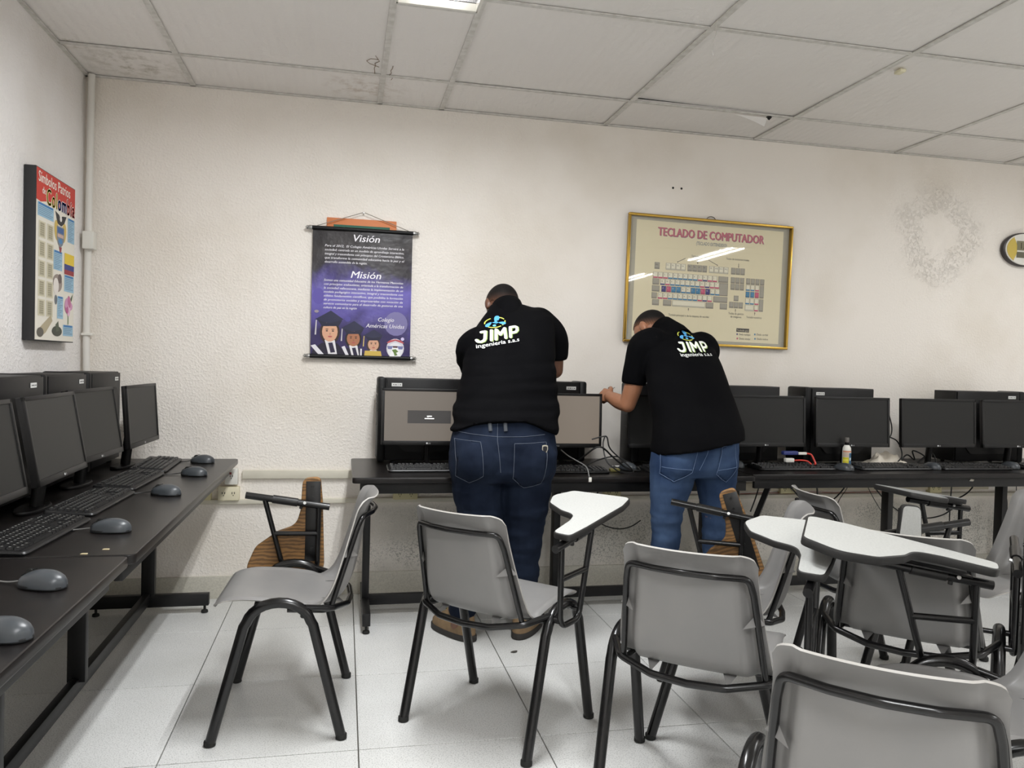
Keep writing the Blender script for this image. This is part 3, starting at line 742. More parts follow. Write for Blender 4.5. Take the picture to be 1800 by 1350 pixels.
# flag bearer, orchid, sailing hat and palm pictures
D(.54, .64, .12, .055, (150, 138, 130), .001); D(.50, .66, .07, .05, (226, 220, 214), .0012); D(.60, .61, .05, .03, (104, 92, 88), .0012)
for a, c in ((0, (206, 150, 186)), (1.3, (222, 178, 204)), (2.5, (176, 96, 140)), (3.8, (206, 150, 186)), (5.1, (190, 110, 150))):
    D(.84+.06*math.cos(a), .77+.03*math.sin(a), .06, .026, c, .0012+a*.0001, a)
R(.83, .79, .85, .89, (88, 120, 70), .001); PO([(.90, .72), (.97, .685), (.93, .74)], (66, 86, 60), .0012)
PO([(.05, .945), (.20, .90), (.38, .845), (.42, .88), (.25, .955), (.12, .985)][::-1], (176, 164, 136), .001); D(.12, .955, .08, .028, (96, 92, 84), .0012)
D(.54, .94, .13, .032, (66, 70, 60), .001); D(.50, .745, .035, .03, (104, 112, 120), .001); PO([(.50, .90), (.57, .875), (.60, .935), (.52, .945)][::-1], (84, 92, 76), .0012)
b.v = [Vector((.0445+p.z, p.x, p.y)) for p in b.v]
b.build('board_print', PRINT, t, smooth=False)

# 5. oval digital wall clock at the right edge
t = thing('wall_clock', 'oval digital wall clock with a yellow side panel', 'clock', (4.205, YB-.002, 2.060))
Mc = Matrix.Rotation(math.radians(90), 4, 'X')
def oval(rx, ry, n=40): return [(rx*math.cos(2*math.pi*k/n), ry*math.sin(2*math.pi*k/n)) for k in range(n)]
MB().prism(oval(.155, .107), 0, .03, M=Mc, bev=.008).build('clock_rim', mat('dark_clock_rim', (52, 46, 46), .4), t)
MB().prism(oval(.143, .099), .02, .036, M=Mc, bev=.004).build('clock_face', WHITE_PLASTIC, t)
b = MB(); L = []
for k in range(13): a = math.radians(128+104*k/12); L.append((.136*math.cos(a), .093*math.sin(a)))
for k in range(13): a = math.radians(232-104*k/12); L.append((-.082+.022*math.cos(math.radians(180*(k/12)-90)), .093*math.sin(a)*.86))
b.prism(L, .034, .0385, M=Mc, bev=.0).build('yellow_panel', mat('mustard_panel', (200, 176, 84), .5), t, smooth=False)
MB().box((.015, -.037, .022), (.155, .004, .058)).build('clock_display', mat('grey_lcd', (124, 120, 96), .3), t, smooth=False)
MB().box((.015, -.037, -.036), (.155, .004, .036)).build('clock_display', mat('dark_lcd', (100, 98, 82), .3), t, smooth=False)
b = MB(); b.text('15', -.045, .002, .055, .0, (50, 48, 40)); b.v = [Vector((p.x, -.0395, p.y)) for p in b.v]
b.build('clock_digits', PRINT, t, smooth=False)

# ------------------------------------------------------------------ computer tables
TZ = .73
def table(name_label, L, loc, rz, depth=.70, legs=(.12, .62, .90), slant=None, apron=True, rail=True):
    # local: x along the table (0..L), y = 0 at the front edge to depth at the wall side
    t = thing('computer_table', name_label, 'table', loc, rz, 'computer tables along the walls')
    O = fillet([(0, 0, 0), (L, 0, 0), (L, depth, 0), (0, depth, 0)], .022, 4, closed=True)
    O = [(p.x, p.y) for p in O]
    MB().prism(O, TZ-.026, TZ, bev=.004).build('table_top', TOP_WOOD, t)
    if apron:
        MB().box((L/2, .048, TZ-.052), (L-.07, .022, .050), bev=.002).build('apron', TABLE_METAL, t)
        MB().box((L/2, depth-.06, TZ-.052), (L-.07, .022, .050), bev=.002).build('apron', TABLE_METAL, t)
    for x in legs:
        MB().box((x, .38, (.09+TZ-.03)/2), (.034, .060, TZ-.03-.09), bev=.003).build('table_leg', TABLE_METAL, t)
    for x in (legs[0], legs[-1]):
        f = MB().box((x, .37, .066), (.036, .53, .058), bev=.003).build('foot_bar', TABLE_METAL, t)
        for y in (.125, .61): MB().lathe([(.014, 0), (.017, .003), (.015, .012), (.006, .016), (.006, .040)], 12, M=Matrix.Translation((x, y, 0))).build('levelling_foot', RUBBER, f)
    if rail: MB().box(((legs[0]+legs[-1])/2, .385, .078), (legs[-1]-legs[0], .030, .05), bev=.003).build('stretcher', TABLE_METAL, t)
    if slant:
        MB().tube([slant[0], slant[1]], .019, 4).build('slanted_leg', TABLE_METAL, t, smooth=False)
    return t
table('long black table under the framed banner where the left man stands', 1.935, (.045, 3.452, 0), 0, legs=(.078, 1.03, 1.85))
table('long black table on the right holding the spray bottle', 1.95, (1.99, 3.515, 0), 0, depth=.66, legs=(.11, 1.07, 1.84), slant=((.26, .26, .665), (.10, .40, .05)))
table('black table at the right edge of the photo, only its left end showing', 1.6, (3.955, 3.49, 0), 0, legs=(.12, .85, 1.5))
# side tables: rotate +90 deg so local x runs along the wall (+y), local y = 0 is the edge facing the room
table('long black table along the left wall, far section in the corner', 1.995, (-.512, 2.135, 0), math.pi/2, legs=(.13, .83, 1.845), depth=.715)
table('long black table along the left wall, near section', 1.99, (-.522, .135, 0), math.pi/2, legs=(.10, .95, 1.88), depth=.715)

# ------------------------------------------------------------------ towers
def tower(label, loc, rz, L=.405, side='left', sticker=None, front_flip=False, group='desktop towers standing side on', ports=False):
    # local: x = length (0..L), y = 0 side panel facing the room .. .18, z up; front bezel at x<0 side
    t = thing('computer_tower', label, 'computer', (loc[0], loc[1], loc[2]+.0006), rz, group)
    T, H = .178, .428
    MB().box((L/2, T/2+.003, H/2+.008), (L, T-.006, H-.016), bev=.003).build('case_body', PC_BLACK, t)
    sp = MB().box((L/2, .0, H/2+.008), (L-.012, .006, H-.026), bev=.0015)
    pts = fillet([(.06, .30, 0), (.10, .345, 0), (L-.10, .345, 0), (L-.06, .30, 0), (L-.06, .10, 0), (L-.10, .055, 0), (.10, .055, 0), (.06, .10, 0)], .03, 3, closed=True)
    sp.prism([(p.x, p.y) for p in pts][::-1][::-1], 0, .011, M=Matrix.Translation((0, -.001, .010)) @ Matrix.Rotation(math.radians(90), 4, 'X'), bev=.004)
    sp.build('side_panel', PC_BLACK, t)
    fx = -.018 if not front_flip else L+.018
    fb = MB().box((fx, T/2, H/2+.006), (.040, T+.006, H-.004), bev=.012).build('front_bezel', PC_PLASTIC, t)
    b = MB()
    for k in range(3): b.box((fx-(.021 if not front_flip else -.021), T/2, H-.06-.045*k), (.002, T-.03, .036), bev=.0005)
    b.box((fx-(.021 if not front_flip else -.021), T/2, H-.235), (.002, .05, .012))
    b.build('drive_cover', PC_BLACK, fb)
    if ports:
        b = MB()
        for k in range(3): b.box((L+.0005 if front_flip else -.0385, .05+.03*k, H-.045), (.004, .018, .03))
        b.build('port_plate', STEEL, t, smooth=False)
    if sticker is not None:
        b = MB().box((sticker, -.0045, H-.032), (.052, .0015, .017)); b.build('label_sticker', STICKER, t, smooth=False)
        b = MB()
        for k, ww in enumerate((.008, .012, .005, .010)): b.box((sticker-.016+k*.011, -.0056, H-.032), (ww*.7, .0006, .0035))
        b.build('sticker_print', RUBBER, t, smooth=False)
    for x in (.05, L-.05):
        for y in (.03, T-.03): MB().lathe([(.011, 0), (.012, .008)], 10, M=Matrix.Translation((x, y, 0))).build('case_foot', RUBBER, t)
    return t
tower('black tower behind the lit screen with a dialog box', (.205, 3.935, TZ), 0, L=.40, sticker=.055)
tower('black tower behind the lit screen right of the left man', (.815, 3.945, TZ), 0, L=.405, sticker=.355, front_flip=True)
tC = tower('black tower behind the right man\'s left side', (1.535, 3.90, TZ), 0, L=.40)
MB().box((-.0405, .05, .285), (.003, .03, .034)).build('label_sticker', STICKER, tC, smooth=False)
tower('black tower just right of the right man', (1.985, 3.93, TZ), 0, L=.395, sticker=.03)
tower('black tower behind the spray bottle', (2.545, 3.89, TZ), 0, L=.40, sticker=.055)
tower('black tower at the right edge of the table with metal ports', (3.50, 3.90, TZ), 0, L=.44, sticker=.38, front_flip=True, ports=True)
# along the left wall (rz=-90: local x runs to -y ... use +90 so x runs to +y, y to the wall)
for lb, y0, st in (('black tower nearest the camera along the left wall', 2.63, .33), ('middle one of the three black towers along the left wall', 3.10, .36), ('black tower in the corner end of the left table', 3.60, .36)):
    tower(lb, (-1.045, y0, TZ), math.pi/2, L=.43, sticker=st, front_flip=False)

# ------------------------------------------------------------------ monitors
def monitor(label, c, rz, z0=.842, W=.456, H=.272, tilt=4, lit=None, dialog=False, group='flat black monitors', neck_y=.083):
    # c: middle of the lower screen edge on plan; screen faces local -y
    t = thing('monitor', label, 'monitor', (c[0], c[1], c[2]+.0006), rz, group)
    hz = z0-c[2]
    Mt = Matrix.Translation((0, 0, hz)) @ Matrix.Rotation(math.radians(-tilt), 4, 'X')
    bz = MB(); e = .013; eb = .021; d = .018
    bz.box((0, d/2+.002, H/2), (W, d, H), M=Mt, bev=.003)
    for (cx, cz, w, h) in ((0, H-e/2, W, e), (0, eb/2, W, eb), (-W/2+e/2, H/2, e, H), (W/2-e/2, H/2, e, H)):
        bz.box((cx, .001, cz), (w, .010, h), M=Mt, bev=.0015)
    bz.build('monitor_housing', BEZEL, t)
    MB().box((0, .032, H*.48), (W*.62, .03, H*.62), M=Mt, bev=.012).build('back_bulge', PC_PLASTIC, t)
    sm = lit if lit else SCREEN_OFF
    MB().box((0, .0012, (H+eb-e)/2), (W-2*e+.001, .004, H-e-eb+.001), M=Mt).build('screen', sm, t, smooth=False)
    b = MB(); b.disc(-.010, 0, .0042, .0042, .0, (206, 206, 206)); b.text('LG', -.004, -.0036, .0095, 0, (206, 206, 206), bold=.03)
    b.v = [Mt @ Vector((p.x, -.0046, eb*.45+p.y)) for p in b.v]
    b.build('logo', PRINT, t, smooth=False)
    if dialog:
        b = MB(); b.rect(-.105, .105, .105, .167, 0, (52, 50, 49)); b.rect(-.012, .137, .012, .142, .0008, (225, 225, 222)); b.rect(-.023, .126, .023, .1305, .0008, (225, 225, 222))
        b.rect(-.010, .1335, -.004, .135, .0008, (200, 200, 196))
        b.v = [Mt @ Vector((p.x, -.0016-p.z, p.y)) for p in b.v]; b.build('dialog_box', LIT_PRINT, t, smooth=False)
    st = MB().tube([(0, neck_y, .012), (0, neck_y-.022, hz+.09)], .021, 12, flat=.6).build('stand_neck', BEZEL, t)
    O = [(.105*math.cos(2*math.pi*k/28), .045*math.sin(2*math.pi*k/28)+neck_y+.010) for k in range(28)]
    MB().prism(O, 0, .012, bev=.004).build('stand_base', BEZEL, t)
    return t
def lit_mat(name, e, s):
    return mat(name, (58, 54, 50), .4, emit=(e, s))
LIT_A = lit_mat('glowing_grey_screen', (128, 119, 109), .62); LIT_B = lit_mat('glowing_warm_grey_screen', (140, 128, 115), .66)
LIT_PRINT = print_mat('screen_dialog', .4)
_n = LIT_PRINT.node_tree; _a = [x for x in _n.nodes if x.type == 'ATTRIBUTE'][0]
_n.links.new(_a.outputs['Color'], _n.nodes['Principled BSDF'].inputs['Emission Color']); _n.nodes['Principled BSDF'].inputs['Emission Strength'].default_value = .8
monitor('lit monitor showing a dark dialog box, left of the left man', (.408, 3.755, TZ), 0, tilt=3, lit=LIT_A, dialog=True)
monitor('lit plain grey monitor between the two men', (1.050, 3.745, TZ), 0, z0=.834, tilt=2, lit=LIT_B)
monitor('dark monitor half hidden behind the right man', (1.650, 3.745, TZ), 0, z0=.834)
monitor('dark monitor right of the right man, red cables below it', (2.205, 3.755, TZ), 0, tilt=3)
monitor('dark monitor behind the spray bottle', (2.722, 3.755, TZ), 0, tilt=3)
monitor('dark monitor with bare wall on both sides, right half of the table', (3.268, 3.755, TZ), math.radians(1), W=.492, tilt=3)
monitor('dark monitor cut off by the right photo edge', (3.795, 3.75, TZ), 0, W=.49, tilt=4)
# along the left wall: rz=+90 makes the screen face +x
monitor('dark monitor cut off by the left photo edge', (-.872, 2.215, TZ), math.radians(90), z0=.838, W=.46, tilt=10)
monitor('dark monitor second from the camera on the left table', (-.880, 2.775, TZ), math.radians(91), z0=.838, W=.47, tilt=10)
monitor('dark monitor third from the camera on the left table', (-.905, 3.265, TZ), math.radians(86), z0=.838, W=.455, tilt=9)
monitor('dark monitor at the corner end of the left table', (-.880, 3.815, TZ), math.radians(88), z0=.835, W=.455, tilt=4)

# ------------------------------------------------------------------ keyboards
KW_, KD_ = .445, .150
def keyboard_meshes():
    b = MB(); R = []
    O = fillet([(-KW_/2, .004, 0), (-KW_/2+.02, 0, 0), (KW_/2-.02, 0, 0), (KW_/2, .004, 0), (KW_/2, KD_, 0), (-KW_/2, KD_, 0)], .012, 3, closed=True)
    V = []; n = len(O)
    for z0, sl, ins in ((0, 0, .003), (.006, .035, 0), (.0105, .075, .003)):
        V.append([(p.x*(1-ins/.22), .075+(p.y-.075)*(1-ins/.075), z0+sl*p.y) for p in O])
    b.loft(V, closed=True); body = b.mesh('keyboard_body', KEY_BODY)
    k = MB()
    def kc(x, y, w, d):
        z = .0105+.075*y; a = .0016
        V = [(x-w/2, y-d/2, z), (x+w/2, y-d/2, z), (x+w/2, y+d/2, z), (x-w/2, y+d/2, z),
             (x-w/2+a, y-d/2+a, z+.0065), (x+w/2-a, y-d/2+a, z+.0065), (x+w/2-a, y+d/2-a*.6, z+.0065), (x-w/2+a, y+d/2-a*.6, z+.0065)]
        k.add(V, [(4, 5, 6, 7), (0, 1, 5, 4), (1, 2, 6, 5), (2, 3, 7, 6), (3, 0, 4, 7)])
        if w < .06: k.add([(x-w/2+.0035, y-.001, z+.0068), (x-w/2+.0075, y-.001, z+.0068), (x-w/2+.0075, y+.0045, z+.0068), (x-w/2+.0035, y+.0045, z+.0068)], [(0, 1, 2, 3)], 1)
    u = .0187; x0 = -.208; ys = [.026, .0447, .0634, .0821, .1008, .128]
    def row(r, ws, start=0.0):
        x = x0+start
        for w_ in ws:
            if w_ > 0: kc(x+w_*u/2, ys[r], w_*u-.0022, .0165)
            x += abs(w_)*u
    row(0, [1.25, 1.25, 1.25, 6.25, 1.25, 1.25, 1.25, 1.25]); row(1, [1.25]+[1]*11+[2.75]); row(2, [1.75]+[1]*11+[2.25]); row(3, [1.5]+[1]*12+[1.5]); row(4, [1]*13+[2]); row(5, [1, -1]+[1]*4+[-.5]+[1]*4+[-.5]+[1]*4)
    for r in (3, 4): row(r, [1, 1, 1], 15.25*u)
    row(5, [1, 1, 1], 15.25*u); row(0, [1, 1, 1], 15.25*u); row(1, [-1, 1], 15.25*u)
    for r in range(5): row(r, [1, 1, 1, 1] if r else [2, 1, 1], 18.5*u)
    keys = k.mesh('keys', [KEY_CAP, KEY_PRINT], angle=20)
    m = MB()
    for i in range(3): m.box((.165+.012*i, .131, .0212), (.004, .002, .001))
    return body, keys, m.mesh('indicator_light', mat('pale_indicator', (150, 156, 150), .4), smooth=False)
KBM = keyboard_meshes()
def keyboard(label, c, rz, z=TZ, wire=None):
    t = thing('keyboard', label, 'keyboard', (c[0], c[1], z+.0005), rz, 'black keyboards')
    obj('keyboard_body', KBM[0], t); stuff(obj('keys', KBM[1], t)); obj('indicator_light', KBM[2], t)
    P = catmull([(-.02, KD_-.004, .012), (-.025, KD_+.004, .008), (-.06, KD_+.007, .0035), (-.17, KD_+.007, .0035)], 4)
    MB().tube(P, .0022, 6).build('keyboard_cable', CABLE, t)
    return t
keyboard('black keyboard in front of the lit dialog screen', (.430, 3.615, 0), math.radians(.5))
keyboard('black keyboard under the bundle of loose cables, right of the left man', (1.040, 3.545, 0), 0)
keyboard('black keyboard in front of the right man', (1.690, 3.56, 0), 0)
keyboard('black keyboard with the red cables lying on it', (2.330, 3.640, 0), math.radians(.4), TZ)
keyboard('black keyboard in front of the spray bottle and rag', (2.915, 3.635, 0), math.radians(.8), TZ)
keyboard('black keyboard below the monitor with bare wall on both sides', (3.425, 3.630, 0), math.radians(-.5), TZ)
keyboard('black keyboard cut off by the right photo edge', (3.985, 3.64, 0), 0, TZ)
for lb, y, rz, x in (('black keyboard nearest the camera on the left table', 1.66, 88, -.772), ('black keyboard second from the camera on the left table', 2.36, 87, -.752), ('black keyboard in the middle of the left table', 2.865, 88, -.746), ('black keyboard third from the corner, below the third monitor', 3.355, 88, -.748), ('black keyboard at the corner end of the left table', 3.835, 92, -.755)):
    keyboard(lb, (x, y, 0), math.radians(rz))

# ------------------------------------------------------------------ mice
def mouse_meshes():
    L, Wd, H = .112, .060, .036; R = []
    for j in range(15):
        t = j/14; y = -L/2+L*t
        w_ = Wd/2*(1-abs(2*t-1)**3.2)**.5 if 0 < t < 1 else .0
        w_ = max(w_*(.93+.10*math.cos((t-.2)*3)), .004)
        h = H*(math.sin(math.pi*min(1, max(0, .08+.86*(t**.85))))**.62); h = max(h, .008)
        R.append([(w_*math.cos(a), y, (.004 if math.sin(a) < 0 else .006+max(0, math.sin(a))**.75*h-.002)) for a in [2*math.pi*k/18 for k in range(18)]])
    body = MB().loft(R).mesh('mouse_body', MOUSE_MAT, angle=60)
    b = MB(); n = 24   # dark skirt
    b.prism([(Wd/2*.97*abs(math.cos(a))**.75*(1 if math.cos(a) > 0 else -1), L/2*.985*abs(math.sin(a))**.8*(1 if math.sin(a) > 0 else -1)) for a in [2*math.pi*k/n for k in range(n)]], .0006, .008, bev=.001)
    skirt = b.mesh('mouse_skirt', MOUSE_DARK)
    wheel = MB().lathe([(.004, -.004), (.0105, -.003), (.0105, .003), (.004, .004)], 16, M=Matrix.Translation((0, .030, .0275)) @ Matrix.Rotation(math.pi/2, 4, 'Y')).mesh('scroll_wheel', RUBBER)
    seam = MB().tube([(0, .012, .0402), (0, .02, .0382), (0, .03, .0350), (0, .040, .0300), (0, .046, .0262), (0, .0535, .0210)], .0012, 5).mesh('button_seam', MOUSE_DARK)
    return body, skirt, wheel, seam
MSM = mouse_meshes()
def mouse(label, c, rz, z=TZ, wire=None, grey=False):
    t = thing('computer_mouse', label, 'mouse', (c[0], c[1], z+.0005), rz, 'grey computer mice')
    for n, m in zip(('mouse_body', 'mouse_skirt', 'scroll_wheel', 'button_seam'), MSM): obj(n, m, t)
    P = wire or [(0, .055, .010), (.002, .085, .004), (.02, .13, .003), (.05, .17, .003)]
    MB().tube(catmull(P, 5), .0019, 6).build('mouse_cable', CABLE_GREY if grey else CABLE, t)
    return t
D90 = math.radians
mouse('grey mouse nearest the camera, cut off by the left photo edge', (-.583, 1.530), D90(68), grey=True)
mouse('grey mouse with its scroll wheel showing, near the table joint', (-.630, 1.855), D90(66), grey=True, wire=[(0, .055, .010), (.0, .09, .004), (.005, .14, .003), (.0, .20, .003)])
mouse('grey mouse just beyond the table joint, cable curling to the left', (-.645, 2.418), D90(82), grey=True, wire=[(0, .055, .010), (.004, .10, .004), (-.02, .15, .003), (.06, .19, .003), (.10, .26, .003)])
mouse('grey mouse halfway along the left table', (-.628, 3.045), D90(72), wire=[(0, .055, .010), (.004, .09, .004), (-.03, .12, .003), (-.10, .13, .003)])
mouse('grey mouse near the far end of the left table', (-.618, 3.535), D90(75), wire=[(0, .055, .010), (.004, .09, .004), (-.03, .12, .003), (-.10, .13, .003)])
mouse('dark mouse at the corner end of the left table', (-.655, 3.96), D90(80))
mouse('dark mouse beside the paper scrap, left of the right man', (1.398, 3.68), D90(20))
mouse('dark mouse just right of the right man\'s hip', (2.040, 3.775), D90(10), TZ)
mouse('dark mouse left of the spray bottle', (2.600, 3.655), D90(25), TZ)
mouse('dark mouse right of the crumpled rag', (3.170, 3.690), D90(5), TZ)
mouse('dark mouse at the right end of the right table', (3.704, 3.712), D90(5), TZ)

# ------------------------------------------------------------------ small things on the right table
t = thing('spray_bottle', 'small white spray bottle with yellow and blue label', 'bottle', (2.662, 3.722, TZ+.0006))
MB().lathe([(.020, 0), (.0225, .003), (.0225, .098), (.021, .112), (.014, .124), (.011, .128)], 24).build('bottle_body', WHITE_PLASTIC, t, angle=50)
b = MB()
def cyl_patch(a0, a1, z0, z1, col, r=.0229):
    n = 8; V = []
    for k in range(n+1): a = math.radians(a0+(a1-a0)*k/n); V += [(r*math.cos(a), r*math.sin(a), z0), (r*math.cos(a), r*math.sin(a), z1)]
    b.add(V, [(2*k, 2*k+2, 2*k+3, 2*k+1) for k in range(n)], 0, None, col)
cyl_patch(180, 265, .008, .062, (206, 196, 40)); cyl_patch(180, 265, .064, .088, (196, 178, 162)); cyl_patch(268, 350, .008, .085, (58, 98, 128)); cyl_patch(180, 350, .089, .097, (206, 140, 110))
cyl_patch(272, 300, .014, .026, (225, 225, 220), .0231); cyl_patch(190, 255, .040, .052, (226, 216, 90), .0231); cyl_patch(275, 310, .045, .060, (200, 214, 222), .0231)
b.build('bottle_label', PRINT, t)
MB().lathe([(.011, .126), (.012, .128), (.012, .142), (.006, .143), (.006, .148)], 20).build('spray_collar', PC_PLASTIC, t)
MB().lathe([(.012, .142), (.012, .165), (.010, .168), (.002, .1685)], 20).build('spray_cap', mat('smoky_clear_cap', (96, 92, 88), .15), t)

random.seed(11)
b = MB(); V = []; nx, ny = 22, 12
for j in range(ny+1):
    for i in range(nx+1):
        x = -.125+.25*i/nx; y = -.05+.10*j/ny
        e = min(1, min(i, nx-i, j*1.6, (ny-j)*1.6)/4.0)
        r = noise.noise(Vector((x*16, y*16, 3.1)))*.5+noise.noise(Vector((x*42, y*42, 1)))*.28
        z = .006+max(0, (.034*math.exp(-((x+.05)/.045)**2)+.030*math.exp(-((x-.04)/.05)**2)+.018)*(.9+1.6*r))*(.3+.9*e)
        V.append((x+.012*noise.noise(Vector((y*30, x*9, 0))), y+.02*noise.noise(Vector((x*20, y*9, 5))), z))
b.add(V, [(j*(nx+1)+i, j*(nx+1)+i+1, (j+1)*(nx+1)+i+1, (j+1)*(nx+1)+i) for j in range(ny) for i in range(nx)])
o = b.build('cleaning_rag', mat('white_cotton_rag', (214, 206, 192), .85), angle=70); o.location = (2.995, 3.842, TZ+.0006); sm_ = o.modifiers.new('thick', 'SOLIDIFY'); sm_.thickness = .003
tag(o, 'crumpled white rag on the table right of the spray bottle', 'rag')

RED = mat('red_cable_sleeve', (196, 56, 44), .5)
t = thing('test_lead', 'small lead with two red wires and blue clips on a keyboard', 'cable', (2.36, 3.70, TZ+.030))
MB().box((-.045, .012, .055), (.085, .03, .020), bev=.004).build('blue_clip', mat('blue_plastic_clip', (44, 54, 112), .4), t)
MB().box((.028, .012, .052), (.05, .014, .014), bev=.003).build('white_plug', WHITE_PLASTIC, t)
MB().box((-.055, .0, .018), (.05, .025, .022), bev=.004).build('white_plug', WHITE_PLASTIC, t)
MB().tube(catmull([(.05, .012, .052), (.08, .01, .046), (.092, .0, .02), (.095, -.01, .002), (.088, -.015, -.002)], 5), .0048, 8).build('red_wire', RED, t)
MB().tube(catmull([(-.03, .0, .016), (.01, -.005, .018), (.045, -.01, .014), (.062, -.015, .002), (.066, -.016, -.002)], 5), .004, 8).build('red_wire', RED, t)

o = MB().box((0, 0, .0012), (.10, .085, .002), bev=.0005).build('paper_scrap', mat('white_paper', (224, 222, 216), .8)); o.location = (1.43, 3.80, TZ+.0004); o.rotation_euler = (0, 0, .3)
tag(o, 'white scrap of paper on the table beside the right man', 'paper')
o = MB().prism([(-.014, -.005), (.010, -.007), (.016, .002), (-.004, .006)], 0, .002, M=Matrix.Rotation(math.radians(90), 4, 'X')).build('paint_chip', mat('pale_scratch', (176, 170, 158), .6)); o.location = (3.30, 3.5505, .690)
tag(o, 'pale chip on the front rail of the right table', 'chip')
t = thing('cable_adapter', 'small olive cable adapter lying on the table between the men', 'adapter', (1.305, 3.615, TZ+.0005))
MB().box((0, 0, .009), (.05, .032, .016), bev=.005).build('adapter_body', mat('olive_plastic', (110, 104, 58), .5), t)
MB().box((.027, 0, .009), (.008, .018, .010), bev=.001).build('adapter_plug', RUBBER, t)
for x, y, lb in ((-.598, 2.20, 'larger'), (-.637, 2.155, 'smaller')):
    o = MB().prism([(-.008, -.004), (.009, -.005), (.008, .004), (-.006, .005)], 0, .0015).build('paint_chip', mat('cream_chip', (190, 176, 140), .7)); o.location = (x, y, TZ)
    tag(o, '%s pale chip on the left table just past the joint' % lb, 'chip', 'pale chips on the left table')
o = MB().prism([(.016*math.cos(a)*(1+.2*math.sin(3*a)), .009*math.sin(a)) for a in [2*math.pi*k/14 for k in range(14)]], 0, .004, bev=.001).build('floor_crumb', mat('dark_crumb', (70, 66, 60), .8)); o.location = (.745, 3.255, .0003); o.rotation_euler = (0, 0, .4)
tag(o, 'dark crumb lying on the floor tiles behind the left man', 'crumb')

# ------------------------------------------------------------------ cables and adapters
def cable(label, P, r=.0032, m=CABLE, plug=None, group=None, cat='cable'):
    o = MB().tube(catmull(P, 6), r, 7).build('power_cable', m)
    return tag(o, label, cat, group)
G1 = 'loose cables on the table between the men'
cable('thick black cable looping over the table between the men', [(1.15, 3.80, TZ+.01), (1.16, 3.66, TZ+.07), (1.22, 3.60, TZ+.125), (1.30, 3.62, TZ+.07), (1.37, 3.63, TZ+.02), (1.44, 3.62, TZ+.005), (1.47, 3.72, TZ+.01)], .0045, group=G1)
cable('black cable standing up in a loop before the lit monitor', [(1.20, 3.66, TZ+.155), (1.255, 3.655, TZ+.17), (1.275, 3.65, TZ+.165), (1.29, 3.64, TZ+.11), (1.36, 3.62, TZ+.045), (1.40, 3.60, TZ+.004), (1.33, 3.565, TZ+.003), (1.29, 3.56, TZ+.02), (1.25, 3.58, TZ+.06), (1.245, 3.62, TZ+.13), (1.262, 3.65, TZ+.168)], .0035, group=G1)
cable('black cable lying flat at the back of the table between the men', [(1.18, 3.70, TZ+.02), (1.27, 3.72, TZ+.05), (1.36, 3.74, TZ+.06), (1.42, 3.74, TZ+.03), (1.46, 3.74, TZ), (1.50, 3.80, TZ+.004)], .0035, group=G1)
cable('grey lead with a white plug hanging over the table front edge', [(1.05, 3.68, TZ+.10), (1.075, 3.62, TZ+.075), (1.125, 3.55, TZ+.045), (1.130, 3.50, TZ+.030), (1.128, 3.465, TZ), (1.127, 3.448, TZ-.01)], .0028, CABLE_GREY, group=G1)
o = MB().box((1.127, 3.446, TZ-.012), (.014, .008, .022), bev=.002).build('plug', WHITE_PLASTIC); tag(o, 'white plug at the end of the grey lead on the table edge', 'plug')
G2 = 'cables hanging under the right table'
cable('black cable arching beside the monitor behind the bottle', [(2.94, 3.78, 1.06), (2.99, 3.82, 1.02), (3.025, 3.84, .96), (3.02, 3.83, .92), (2.985, 3.80, .895), (2.94, 3.78, .885)], .0033)
cable('black cable dropping to the table right of the bottle', [(2.985, 3.80, .895), (3.03, 3.80, .875), (3.06, 3.80, .83), (3.065, 3.80, .78), (3.03, 3.81, TZ+.012)], .0036)
cable('tangle of black leads under the bare wall monitor', [(3.10, 3.86, TZ+.012), (3.14, 3.85, TZ+.06), (3.20, 3.86, TZ+.03), (3.17, 3.84, TZ+.085), (3.25, 3.84, TZ+.05), (3.22, 3.86, TZ+.015), (3.31, 3.86, TZ+.07), (3.34, 3.85, TZ+.012)], .004)
def W_(x, z, y=4.14): return (x, y, z)
